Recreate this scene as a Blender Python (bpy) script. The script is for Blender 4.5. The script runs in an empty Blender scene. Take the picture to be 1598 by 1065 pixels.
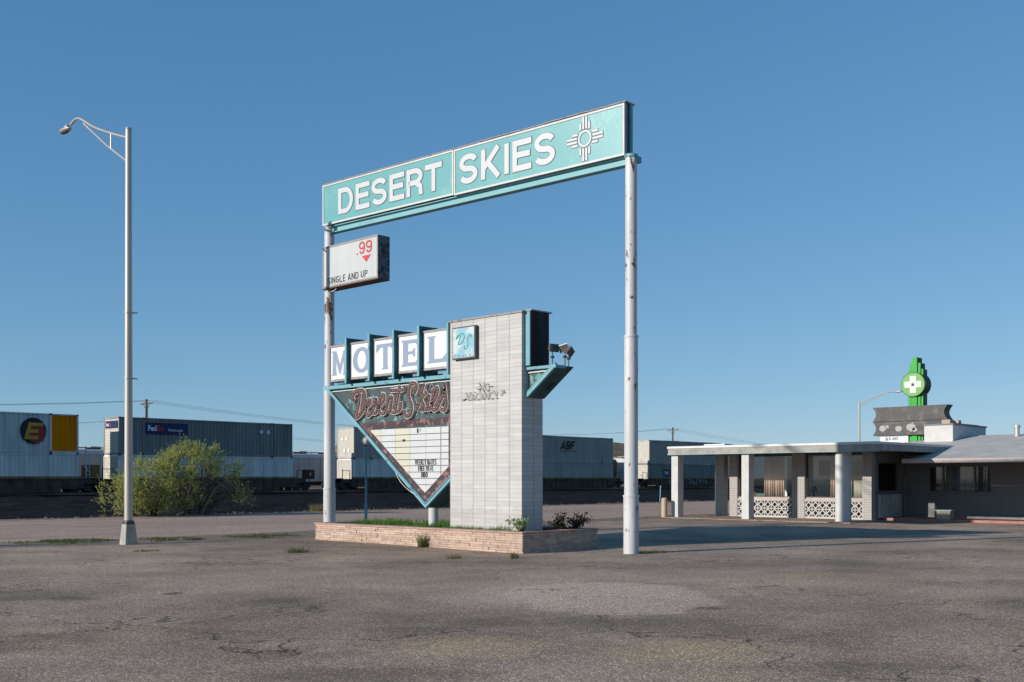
import bpy, bmesh, math, random
from mathutils import Vector, noise as mnoise
R = math.radians
random.seed(7)
sc = bpy.context.scene
# ------------------------------------------------------------------ camera
# world axes: X runs along the highway (away to the right), Y runs across it (away to the left)
cam = bpy.data.objects.new('camera', bpy.data.cameras.new('camera'))
sc.collection.objects.link(cam); sc.camera = cam
cam.location = (0, 0, 1.6); cam.rotation_euler = (R(90), 0, R(43.7 - 90))
cam.data.sensor_width = 36; cam.data.lens = 1673 / 1598 * 36
cam.data.shift_y = (748 - 532.5) / 1598
cam.data.clip_start = .1; cam.data.clip_end = 20000
# ------------------------------------------------------------------ light
SUN_EL, SUN_AZ = 18.4, 17.6         # azimuth measured from -X towards +Y
w = bpy.data.worlds.new('World'); sc.world = w; w.use_nodes = True
nt = w.node_tree
sky = nt.nodes.new('ShaderNodeTexSky'); sky.sky_type = 'NISHITA'; sky.sun_disc = False
sky.sun_elevation = R(SUN_EL); sky.sun_rotation = R(-(90 - SUN_AZ))
sky.altitude = 2000; sky.air_density = 1.0; sky.dust_density = .3; sky.ozone_density = 2.2
# the clear, dry high-desert sky: same directions and balance as the Nishita sky, with a deeper and more even blue
SKY_S = .115
sep = nt.nodes.new('ShaderNodeSeparateColor'); comb = nt.nodes.new('ShaderNodeCombineColor'); nt.links.new(sky.outputs[0], sep.inputs[0])
for ch, (pw, k) in enumerate(((.80, .53), (.58, .625), (.46, .755))):
    a = nt.nodes.new('ShaderNodeMath'); a.operation = 'MULTIPLY'; a.inputs[1].default_value = SKY_S; nt.links.new(sep.outputs[ch], a.inputs[0])
    b = nt.nodes.new('ShaderNodeMath'); b.operation = 'POWER'; b.inputs[1].default_value = pw; nt.links.new(a.outputs[0], b.inputs[0])
    c = nt.nodes.new('ShaderNodeMath'); c.operation = 'MULTIPLY'; c.inputs[1].default_value = k / SKY_S; nt.links.new(b.outputs[0], c.inputs[0]); nt.links.new(c.outputs[0], comb.inputs[ch])
nt.links.new(comb.outputs[0], nt.nodes['Background'].inputs[0])
nt.nodes['Background'].inputs[1].default_value = SKY_S
sl = bpy.data.lights.new('sun', 'SUN'); sl.energy = 5.0; sl.angle = R(.5); sl.color = (1, .935, .855)
so = bpy.data.objects.new('sun', sl); sc.collection.objects.link(so)
sd = Vector((math.cos(R(SUN_EL)) * math.cos(R(SUN_AZ)), -math.cos(R(SUN_EL)) * math.sin(R(SUN_AZ)), -math.sin(R(SUN_EL))))
so.rotation_euler = sd.to_track_quat('-Z', 'Y').to_euler()
sc.view_settings.view_transform = 'Standard'; sc.view_settings.look = 'None'
sc.view_settings.exposure = 0.0; sc.view_settings.gamma = 1

# ------------------------------------------------------------------ materials
def base_mat(name, rough=.8, metal=0, spec=.3):
    m = bpy.data.materials.new(name); m.use_nodes = True
    b = m.node_tree.nodes['Principled BSDF']
    b.inputs['Roughness'].default_value = rough; b.inputs['Metallic'].default_value = metal
    b.inputs['Specular IOR Level'].default_value = spec
    return m, m.node_tree, b
def N(t, kind, **kw):
    n = t.nodes.new(kind)
    for k, v in kw.items():
        if k in n.inputs: n.inputs[k].default_value = v
        else: setattr(n, k, v)
    return n
def L(t, a, b): t.links.new(a, b)
def coords(t, kind='Object', scale=(1, 1, 1)):
    tc = N(t, 'ShaderNodeTexCoord'); mp = N(t, 'ShaderNodeMapping'); mp.inputs['Scale'].default_value = scale
    L(t, tc.outputs[kind], mp.inputs[0]); return mp.outputs[0]
def noise(t, vec, scale, detail=4, rough=.55):
    n = N(t, 'ShaderNodeTexNoise', Scale=scale, Detail=detail, Roughness=rough); L(t, vec, n.inputs['Vector']); return n.outputs['Fac']
def ramp(t, fac, stops):
    r = N(t, 'ShaderNodeValToRGB'); e = r.color_ramp.elements
    e[0].position, e[0].color = stops[0][0], (*stops[0][1], 1)
    e[1].position, e[1].color = stops[1][0], (*stops[1][1], 1)
    for p, c in stops[2:]:
        k = e.new(p); k.color = (*c, 1)
    L(t, fac, r.inputs[0]); return r.outputs[0]
def mix(t, fac, a, b, mode='MIX'):
    m = N(t, 'ShaderNodeMix', data_type='RGBA', blend_type=mode)
    for s, v in ((0, fac), (6, a), (7, b)):
        if isinstance(v, (int, float)): m.inputs[s].default_value = v
        elif isinstance(v, tuple): m.inputs[s].default_value = (*v, 1) if len(v) == 3 else v
        else: L(t, v, m.inputs[s])
    return m.outputs[2]
def mathn(t, op, a, b=0.0):
    m = N(t, 'ShaderNodeMath', operation=op)
    for i, v in enumerate((a, b)):
        if isinstance(v, (int, float)): m.inputs[i].default_value = v
        else: L(t, v, m.inputs[i])
    return m.outputs[0]
def bump(t, b, h, strength=.3, dist=.01):
    n = N(t, 'ShaderNodeBump', Strength=strength, Distance=dist); L(t, h, n.inputs['Height']); L(t, n.outputs[0], b.inputs['Normal'])
def step(t, fac, lo, hi): return ramp(t, fac, [(lo, (0, 0, 0)), (hi, (1, 1, 1))])

def plain(name, col, rough=.7, metal=0, var=.12, scale=3, spec=.3, bmp=0, streak=False):
    m, t, b = base_mat(name, rough, metal, spec)
    v = coords(t, scale=(1, 1, .15) if streak else (1, 1, 1))
    n = noise(t, v, scale, 5)
    c2 = tuple(c * (1 - var) for c in col); c1 = tuple(min(1, c * (1 + var * .6)) for c in col)
    L(t, ramp(t, n, [(.3, c2), (.7, c1)]), b.inputs['Base Color'])
    if bmp: bump(t, b, noise(t, coords(t), scale * 8, 4), bmp, .01)
    return m
def peel(name, col, under, lo=.6, hi=.63, scale=4, rough=.6, zsquash=1, under2=None, dirt=.15, spec=.3):
    """paint that has flaked off in islands, showing what is underneath"""
    m, t, b = base_mat(name, rough, 0, spec)
    v = coords(t, scale=(1, 1, zsquash))
    n = noise(t, v, scale, 8, .68); n2 = noise(t, coords(t), 1.3, 4)
    c = ramp(t, n2, [(.3, tuple(x * (1 - dirt) for x in col)), (.7, col)])
    u = under if under2 is None else ramp(t, noise(t, coords(t), scale * 3, 4), [(.4, under), (.6, under2)])
    mk = step(t, n, lo, hi)
    L(t, mix(t, mk, c, u), b.inputs['Base Color']); bump(t, b, mathn(t, 'SUBTRACT', 1, mk), .4, .004)
    return m
def masonry(name, bw, rh, mortar, c1, c2, cm, offset=0.0, bmp=.5, rough=.85, msm=.3, grime=(.5, .5, .5), gk=.15, dist=.006, joint=0):
    """brick texture wrapped round axis aligned walls: along = X + Y, up = Z"""
    m, t, b = base_mat(name, rough)
    tc = N(t, 'ShaderNodeTexCoord'); s = N(t, 'ShaderNodeSeparateXYZ'); L(t, tc.outputs['Object'], s.inputs[0])
    cb = N(t, 'ShaderNodeCombineXYZ'); L(t, mathn(t, 'ADD', s.outputs[0], s.outputs[1]), cb.inputs[0]); L(t, s.outputs[2], cb.inputs[1])
    k = N(t, 'ShaderNodeTexBrick', offset=offset, squash=1.0); L(t, cb.outputs[0], k.inputs['Vector'])
    for nme, val in (('Color1', c1), ('Color2', c2), ('Mortar', cm)): k.inputs[nme].default_value = (*val, 1)
    k.inputs['Scale'].default_value = 1; k.inputs['Mortar Size'].default_value = mortar; k.inputs['Mortar Smooth'].default_value = msm
    k.inputs['Brick Width'].default_value = bw; k.inputs['Row Height'].default_value = rh; k.inputs['Bias'].default_value = -.2
    n = noise(t, coords(t, scale=(1, 1, .35)), 1.6, 6, .6)
    col = mix(t, mathn(t, 'MULTIPLY', step(t, noise(t, coords(t, scale=(1, 1, .12)), 3.5, 6, .6), .5, .72), gk * 2), k.outputs['Color'], grime)
    if joint:       # the open vertical joints between the block stacks
        fx = mathn(t, 'FRACT', mathn(t, 'DIVIDE', mathn(t, 'ADD', s.outputs[0], s.outputs[1]), joint))
        col = mix(t, mathn(t, 'MULTIPLY', mathn(t, 'LESS_THAN', mathn(t, 'ABSOLUTE', mathn(t, 'SUBTRACT', fx, 0.03)), .030), .55), col, (.27, .265, .26))
        low = mathn(t, 'MULTIPLY', mathn(t, 'LESS_THAN', s.outputs[2], mathn(t, 'ADD', .45, mathn(t, 'MULTIPLY', noise(t, coords(t), 5, 5), .9))), .22)
        col = mix(t, low, col, (.36, .29, .23))      # soil splashed up the foot
        # uneven, hand laid brightness from course to course
        col = mix(t, .35, col, ramp(t, noise(t, coords(t, scale=(.7, .7, 7)), 1.5, 2), [(.35, (.80, .80, .80)), (.65, (1.08, 1.07, 1.06))]), 'MULTIPLY')
    L(t, col, b.inputs['Base Color'])
    h = mathn(t, 'SUBTRACT', mathn(t, 'MULTIPLY', noise(t, coords(t), 60, 3), .4), k.outputs['Fac'])
    bump(t, b, h, bmp, dist)
    return m

M = {}
M['concrete'] = plain('concrete', (.42, .40, .36), .9, var=.25, scale=4, bmp=.3)
M['galv'] = plain('galvanised_steel', (.50, .47, .43), .45, .35, var=.12, scale=2, streak=True)
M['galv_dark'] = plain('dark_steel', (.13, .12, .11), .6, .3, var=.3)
def pole_mat(name, rustiness, th0=.605):
    m, t, b = base_mat(name, .45, 0, .4)
    v = coords(t, scale=(1, 1, .5)); n = noise(t, v, 7, 9, .72)
    tc = N(t, 'ShaderNodeTexCoord'); s = N(t, 'ShaderNodeSeparateXYZ'); L(t, tc.outputs['Object'], s.inputs[0])
    # bands up the pole where the flaking is worst
    bands = noise(t, coords(t, scale=(.01, .01, 1)), .55, 2)
    th = mathn(t, 'ADD', n, mathn(t, 'MULTIPLY', mathn(t, 'SUBTRACT', bands, .5), rustiness))
    mk = step(t, th, th0, th0 + .015)
    base = ramp(t, noise(t, coords(t, scale=(1, 1, .2)), 4, 5), [(.3, (.50, .50, .51)), (.65, (.63, .63, .63))])
    stain = step(t, noise(t, coords(t, scale=(1, 1, .12)), 9, 5), .60, .78)
    low = mathn(t, 'MULTIPLY', stain, mathn(t, 'MULTIPLY', mathn(t, 'LESS_THAN', s.outputs[2], 1.2), .75))
    base = mix(t, low, base, (.42, .33, .24))
    under = ramp(t, noise(t, coords(t), 25, 4), [(.4, (.05, .045, .05)), (.6, (.17, .08, .045))])
    L(t, mix(t, mk, base, under), b.inputs['Base Color']); bump(t, b, mathn(t, 'SUBTRACT', 1, mk), .4, .003)
    return m
M['pole_l'] = pole_mat('flaking_white_pole_paint_heavy', .68)
M['pole_r'] = pole_mat('flaking_white_pole_paint', .42, .597)
M['teal_face'] = peel('teal_sign_face', (.165, .43, .44), (.23, .49, .48), .55, .75, 1.2, .28, 1, dirt=.10, spec=.5)
M['teal_light'] = peel('pale_teal_paint', (.20, .43, .49), (.07, .15, .18), .60, .64, 5, .5, dirt=.2)
M['teal_beam'] = peel('teal_beam_paint', (.21, .47, .52), (.08, .15, .15), .72, .74, 3, .5, dirt=.15)
M['teal_dark'] = plain('dark_teal_paint', (.035, .14, .16), .5, var=.35, scale=3)
M['teal_under'] = plain('dark_green_soffit_paint', (.06, .12, .13), .65, var=.3, scale=2)  # dark green paint of the wedge body and its undersides
M['fin_blue'] = plain('blue_fin_paint', (.12, .33, .41), .5, var=.2, scale=4)
M['trim_white'] = plain('white_trim', (.64, .64, .63), .5, var=.1, scale=5)
M['letter_white'] = plain('white_letter_vinyl', (.60, .62, .64), .4, var=.05, scale=6)
M['letter_edge'] = plain('grey_letter_outline', (.13, .17, .18), .5)
M['rusty_flash'] = peel('weathered_flashing', (.34, .325, .32), (.20, .12, .09), .56, .66, 6, .7)
M['panel_white'] = plain('white_acrylic', (.76, .77, .78), .35, var=.04, scale=2, spec=.5)
M['price_white'] = plain('aged_white_acrylic', (.56, .58, .57), .35, var=.08, scale=3, spec=.5, streak=True)
M['motel_blue'] = plain('faded_blue_vinyl', (.28, .345, .45), .5, var=.06, scale=5)
M['red'] = plain('faded_red_vinyl', (.58, .07, .08), .5, var=.1)
M['black'] = plain('black_vinyl', (.025, .025, .028), .6)
M['flake_grey'] = peel('flaking_grey_sheet_metal', (.14, .18, .21), (.035, .04, .045), .50, .53, 7, .6, dirt=.3)
M['box_frame'] = plain('dull_aluminium', (.36, .34, .32), .5, .4, var=.3, scale=6)
M['rust_under'] = plain('rusty_underside', (.11, .07, .055), .8, var=.4, scale=6)
M['tri_face'] = peel('weathered_green_sign_face', (.070, .105, .115), (.15, .32, .32), .53, .60, 3.2, .6, dirt=.3)
M['tri_pink'] = peel('peeling_maroon_border', (.075, .052, .062), (.33, .18, .17), .53, .57, 5, .7, zsquash=1, under2=(.22, .10, .10), dirt=.3)
M['board_white'] = plain('reader_board_white', (.60, .62, .62), .4, var=.05, scale=2, spec=.5)
M['board_cream'] = plain('reader_board_yellowed', (.61, .595, .49), .4, var=.05, scale=2, spec=.5)
M['script_body'] = peel('rusty_script_letters', (.085, .048, .046), (.20, .055, .05), .54, .6, 12, .6, dirt=.3)
M['script_edge'] = plain('pale_letter_return', (.78, .70, .66), .5, var=.3, scale=8)
M['bulb'] = plain('old_sign_bulb', (.80, .70, .66), .25, spec=.6)
M['neon'] = plain('old_neon_tubing', (.62, .58, .52), .3, var=.35, scale=30)
M['neon_dark'] = plain('tube_shadow_and_wire_tone', (.34, .31, .28), .5)
M['slate'] = plain('dark_slate_sheet_metal', (.040, .042, .046), .7, var=.5, scale=2.5, streak=True, spec=.1)
M['box_dark'] = plain('dark_grey_box_edge', (.10, .095, .10), .6, var=.3, scale=8)
M['pylon'] = masonry('white_stack_bond_block', .392, .0985, .005, (.57, .565, .555), (.50, .495, .485), (.39, .385, .38), 0.0, .35, grime=(.43, .38, .34), joint=.392)
M['lobby_brick'] = masonry('pale_stacked_brick', .1, .10, .007, (.47, .45, .43), (.43, .41, .39), (.26, .24, .235), 0.0, .5, grime=(.40, .34, .31))
M['wing_block'] = masonry('grey_block_wall', .40, .20, .008, (.22, .222, .215), (.20, .205, .20), (.165, .17, .165), .0, .4, grime=(.2, .2, .2))
M['stucco'] = plain('white_painted_block', (.60, .59, .57), .85, var=.12, scale=3, bmp=.3)
M['screen_white'] = plain('white_breeze_block_paint', (.58, .565, .54), .8, var=.1, scale=6, bmp=.2)
M['canopy_edge'] = plain('weathered_canopy_fascia', (.36, .345, .32), .7, var=.3, scale=3)
M['drip_white'] = plain('white_drip_edge', (.70, .70, .69), .5, var=.06)
M['soffit'] = plain('brown_soffit', (.24, .20, .17), .8, var=.15)
M['roof_white'] = plain('white_coated_roof', (.53, .495, .455), .7, var=.16, scale=1.5, bmp=.15)
M['roof_grey'] = plain('grey_roof_membrane', (.20, .22, .25), .7, var=.2, scale=2)
M['cap_teal'] = plain('faded_green_metal_strip', (.30, .46, .44), .5, var=.2)
M['curtain'] = plain('peach_curtain_cloth', (.86, .64, .54), .95, var=.12, scale=8)
M['curtain_pale'] = plain('pale_curtain_cloth', (.30, .31, .32), .95, var=.12, scale=8)
M['room_white'] = plain('interior_plaster', (.80, .80, .78), .9, var=.05)
M['room_floor'] = plain('interior_carpet', (.12, .09, .07), .95)
M['wood'] = plain('brown_wood', (.23, .11, .05), .6, var=.3, scale=6)
M['cushion'] = plain('green_grey_upholstery', (.16, .24, .23), .9)
M['red_floor'] = plain('red_painted_walkway', (.26, .09, .075), .8, var=.2, scale=3)
M['red_kerb'] = plain('worn_red_kerb', (.42, .20, .17), .8, var=.25, scale=5)
M['sand_post'] = plain('tan_bollard_paint', (.55, .42, .28), .7, var=.15, scale=5)
M['green'] = plain('bright_green_sign_metal', (.025, .36, .04), .5, var=.15, spec=.3, streak=True)
M['green_d'] = plain('dark_green_shade_and_print', (.008, .035, .014), .5, var=.2)  # shade of the totem and disc sides put into this green; also print
M['green_disc'] = plain('light_green_disc', (.17, .40, .10), .5, var=.08, spec=.3)
M['sign_grey'] = peel('scoured_grey_sign_metal', (.105, .10, .098), (.16, .15, .14), .5, .65, 2, .6, 1, dirt=.35)
M['bare_grey'] = plain('bare_pale_metal', (.42, .40, .38), .6, var=.1)
M['earth'] = plain('sandy_soil', (.24, .18, .13), .95, var=.3, scale=3, bmp=.6)
M['ballast_stone'] = plain('pale_stones', (.33, .28, .25), .95, var=.4, scale=9)
M['sill'] = plain('dusty_pink_sill', (.54, .46, .43), .8, var=.12, scale=5)
M['rubber'] = plain('wheel_steel', (.055, .045, .04), .7, var=.3)
M['rail'] = plain('rail_steel', (.20, .15, .12), .45, .6, var=.2)
M['wire'] = plain('wire_sheath', (.32, .32, .34), .6)
M['wood_pole'] = plain('creosoted_wood', (.12, .095, .08), .9, var=.3, scale=2)

def glass():
    m = bpy.data.materials.new('window_glass'); m.use_nodes = True; t = m.node_tree
    t.nodes.remove(t.nodes['Principled BSDF']); out = t.nodes['Material Output']
    tr = N(t, 'ShaderNodeBsdfTransparent'); tr.inputs[0].default_value = (.92, .95, .95, 1)
    gl = N(t, 'ShaderNodeBsdfGlossy'); gl.inputs['Roughness'].default_value = .02
    fr = N(t, 'ShaderNodeFresnel'); fr.inputs[0].default_value = 1.5
    mx = N(t, 'ShaderNodeMixShader'); L(t, fr.outputs[0], mx.inputs[0]); L(t, tr.outputs[0], mx.inputs[1]); L(t, gl.outputs[0], mx.inputs[2])
    L(t, mx.outputs[0], out.inputs[0]); return m
M['glass'] = glass()

def asphalt(name, dark, light, tan, speck=85, patchy=1.0, stripes=False, bm=.8, marks=()):
    m, t, b = base_mat(name, .9, 0, .2)
    v = coords(t)
    big = noise(t, v, .16, 6, .62); mid = noise(t, coords(t, scale=(1, 1.0, 1)), .55, 6, .6)
    fine = N(t, 'ShaderNodeTexVoronoi', Scale=speck, feature='F1'); L(t, v, fine.inputs['Vector'])
    fcol = N(t, 'ShaderNodeSeparateColor'); L(t, fine.outputs['Color'], fcol.inputs[0])
    grain = noise(t, v, speck * .45, 4, .7)
    c = ramp(t, mathn(t, 'ADD', mathn(t, 'MULTIPLY', big, .55), mathn(t, 'MULTIPLY', mid, .45)), [(.38, dark), (.60, light)])
    c = mix(t, mathn(t, 'MULTIPLY', step(t, noise(t, coords(t, scale=(1, 1, 1)), .3, 5, .6), .56, .70), .55 * patchy), c, tan)
    dk = step(t, noise(t, coords(t, scale=(1, .75, 1)), .22, 7, .66), .50, .66); c = mix(t, mathn(t, 'MULTIPLY', dk, .40 * patchy), c, tuple(x * .8 for x in dark))
    st = mathn(t, 'MULTIPLY', step(t, noise(t, coords(t, scale=(.55, 1, 1)), .75, 7, .68), .60, .72), .6 * patchy)   # oil and wear stains
    c = mix(t, st, c, tuple(x * .55 for x in dark))
    for (mx, my, ra, rb, colr, k, edge, wob_) in marks:       # worn spots, repairs and spills of their own shape, in metres
        d0 = N(t, 'ShaderNodeVectorMath', operation='SUBTRACT'); L(t, v, d0.inputs[0]); d0.inputs[1].default_value = (mx, my, 0)
        a1, b1 = N(t, 'ShaderNodeVectorMath', operation='DOT_PRODUCT'), N(t, 'ShaderNodeVectorMath', operation='DOT_PRODUCT')
        L(t, d0.outputs[0], a1.inputs[0]); L(t, d0.outputs[0], b1.inputs[0]); a1.inputs[1].default_value = (.691 / ra, -.723 / ra, 0); b1.inputs[1].default_value = (.723 / rb, .691 / rb, 0)
        dist = mathn(t, 'SQRT', mathn(t, 'ADD', mathn(t, 'POWER', mathn(t, 'ABSOLUTE', a1.outputs['Value']), 2), mathn(t, 'POWER', mathn(t, 'ABSOLUTE', b1.outputs['Value']), 2)))
        nz = noise(t, v, 1.1 / max(.15, rb), 7, .62)
        dist = mathn(t, 'ADD', dist, mathn(t, 'MULTIPLY', mathn(t, 'SUBTRACT', nz, .5), wob_))
        mk = mathn(t, 'MULTIPLY', ramp(t, dist, [(1 - edge, (1, 1, 1)), (1.0, (0, 0, 0))]), k)
        c = mix(t, mk, c, colr)
    if stripes:
        wv = noise(t, coords(t, scale=(.015, 1, 1)), 1.3, 3, .6)
        c = mix(t, mathn(t, 'MULTIPLY', step(t, wv, .52, .60), .38), c, tuple(x * .62 for x in dark))
    sp = ramp(t, fcol.outputs[0], [(.0, (.45, .45, .45)), (.45, (.78, .78, .78)), (.80, (1.3, 1.25, 1.18)), (1.0, (3.2, 3.0, 2.7))])
    c = mix(t, .85, c, sp, 'MULTIPLY')
    c = mix(t, .5, c, ramp(t, grain, [(.3, (.55, .55, .55)), (.7, (1.35, 1.35, 1.35))]), 'MULTIPLY')
    L(t, c, b.inputs['Base Color'])
    h = mathn(t, 'ADD', mathn(t, 'MULTIPLY', fcol.outputs[1], .5), mathn(t, 'MULTIPLY', grain, 1.0))
    bump(t, b, h, bm, .008)
    # thin cracks
    ck = N(t, 'ShaderNodeTexVoronoi', Scale=.33, feature='DISTANCE_TO_EDGE')
    wob = N(t, 'ShaderNodeTexNoise', Scale=1.4, Detail=6.0); L(t, v, wob.inputs['Vector'])
    vv = N(t, 'ShaderNodeVectorMath', operation='ADD'); sc_ = N(t, 'ShaderNodeVectorMath', operation='SCALE'); sc_.inputs['Scale'].default_value = 1.4
    L(t, wob.outputs['Color'], sc_.inputs[0]); L(t, v, vv.inputs[0]); L(t, sc_.outputs[0], vv.inputs[1]); L(t, vv.outputs[0], ck.inputs['Vector'])
    crack = mathn(t, 'MULTIPLY', mathn(t, 'LESS_THAN', ck.outputs['Distance'], .0045), step(t, noise(t, v, .25, 3), .46, .52))
    L(t, mix(t, mathn(t, 'MULTIPLY', crack, .75 * patchy), c, (.02, .018, .017)), b.inputs['Base Color'])
    return m
def mark(px, py, wpx, hpx, colr, k, edge=.7, wob_=2.2):
    g_ = lambda y: 1.6 * 1673 / (y - 748)
    Y = g_(py); X = (px - 799) / 1673 * Y; return (.691 * X + .723 * Y, -.723 * X + .691 * Y, wpx / 2 / 1673 * Y, (g_(py - hpx / 2) - g_(py + hpx / 2)) / 2, colr, k, edge, wob_)
DK, TN, PL_ = (.135, .104, .082), (.54, .40, .24), (.60, .48, .38)
marks = [mark(945, 932, 340, 50, PL_, .55, .07, 1.3), mark(880, 927, 400, 54, PL_, .35, .45, 1.3), mark(760, 925, 260, 44, PL_, .30, .8, 1.6),
         mark(930, 973, 560, 26, DK, .55), mark(70, 930, 260, 26, DK, .55), mark(110, 934, 90, 8, DK, .8), mark(430, 936, 150, 16, DK, .6), mark(487, 948, 30, 8, DK, .9, .4), mark(270, 926, 34, 5, DK, .9, .4),
         mark(300, 972, 60, 8, DK, .5), mark(640, 985, 160, 20, DK, .5), mark(50, 1000, 300, 40, DK, .5), mark(560, 1052, 500, 30, DK, .45), mark(1350, 1040, 500, 26, DK, .4), mark(1280, 905, 380, 30, TN, .28), mark(1450, 960, 300, 30, DK, .3),
         mark(720, 1010, 340, 40, TN, .55), mark(1080, 1015, 420, 44, TN, .60), mark(1330, 880, 420, 14, DK, .35), mark(370, 880, 240, 9, DK, .5), mark(770, 876, 330, 6, DK, .45), mark(420, 1020, 300, 30, (.20, .13, .10), .5), mark(180, 890, 300, 20, TN, .25), mark(1110, 950, 60, 5, DK, .8, .4)]
M['lot'] = asphalt('worn_lot_asphalt', (.235, .176, .136), (.46, .352, .272), (.50, .37, .24), bm=.7, marks=marks)
M['road'] = asphalt('red_chip_seal_road', (.40, .28, .22), (.48, .345, .275), (.43, .32, .24), patchy=.4, stripes=True, bm=.3)
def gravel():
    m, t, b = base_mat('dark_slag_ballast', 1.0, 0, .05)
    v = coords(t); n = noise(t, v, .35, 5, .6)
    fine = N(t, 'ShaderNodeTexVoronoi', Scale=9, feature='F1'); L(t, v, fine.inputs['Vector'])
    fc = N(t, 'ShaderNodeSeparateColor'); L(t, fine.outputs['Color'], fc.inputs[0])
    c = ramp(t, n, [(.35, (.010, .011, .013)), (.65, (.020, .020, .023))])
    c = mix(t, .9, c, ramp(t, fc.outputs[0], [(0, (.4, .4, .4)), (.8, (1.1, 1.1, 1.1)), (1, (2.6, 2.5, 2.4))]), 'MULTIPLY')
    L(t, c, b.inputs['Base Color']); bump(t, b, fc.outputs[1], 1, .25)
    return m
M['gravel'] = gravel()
def desert():
    m, t, b = base_mat('desert_scrub', .95, 0, .1)
    v = coords(t); n = noise(t, v, .02, 5, .6)
    sp = N(t, 'ShaderNodeTexVoronoi', Scale=.09, feature='F1'); L(t, v, sp.inputs['Vector'])
    c = ramp(t, n, [(.35, (.17, .125, .085)), (.65, (.25, .19, .13))])
    dots = mathn(t, 'LESS_THAN', sp.outputs['Distance'], .42)
    L(t, mix(t, mathn(t, 'MULTIPLY', dots, .85), c, (.045, .055, .035)), b.inputs['Base Color']); return m
M['desert'] = desert()
def foliage(name, c1, c2, scale=1.4, trans=.25, two=2):
    m, t, b = base_mat(name, .75, 0, .15)
    L(t, ramp(t, noise(t, coords(t), scale, 4), [(.35, c1), (.65, c2)]), b.inputs['Base Color'])
    out = t.nodes['Material Output']; tl = N(t, 'ShaderNodeBsdfTranslucent'); tl.inputs[0].default_value = (*[x * 1.5 for x in c2], 1)
    mx = N(t, 'ShaderNodeMixShader'); mx.inputs[0].default_value = trans
    L(t, b.outputs[0], mx.inputs[1]); L(t, tl.outputs[0], mx.inputs[2]); L(t, mx.outputs[0], out.inputs[0]); return m
M['leaf'] = foliage('yellow_green_leaf', (.22, .26, .060), (.45, .47, .16), trans=.4)
M['grass'] = foliage('lush_grass', (.05, .13, .02), (.12, .24, .045), 3)
M['dry_grass'] = foliage('dry_weed', (.14, .13, .05), (.26, .22, .11), 3)
M['weed'] = foliage('low_green_weed', (.06, .085, .025), (.13, .15, .05), 3)
M['shrub_pale'] = foliage('pale_green_leaf', (.14, .22, .08), (.30, .38, .20), 5)
M['shrub_dark'] = foliage('dull_red_green_leaf', (.045, .06, .025), (.12, .06, .05), 5)
M['bark'] = plain('grey_brown_bark', (.16, .125, .10), .9, var=.3, scale=6)
M['bark_pale'] = plain('pale_dead_bark', (.26, .22, .16), .9, var=.2, scale=6)
for i, c in enumerate(((.54, .40, .31), (.60, .46, .36), (.50, .37, .29), (.56, .40, .32), (.46, .34, .27))):
    M['stone%d' % i] = plain('pink_sandstone_%s' % 'abcde'[i], c, .9, var=.22, scale=9, bmp=.35)
M['stone_gap'] = plain('sandstone_mortar', (.17, .12, .09), .95)
M['stone_cap'] = plain('red_capstone', (.46, .30, .25), .9, var=.22, scale=4, bmp=.35)

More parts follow.
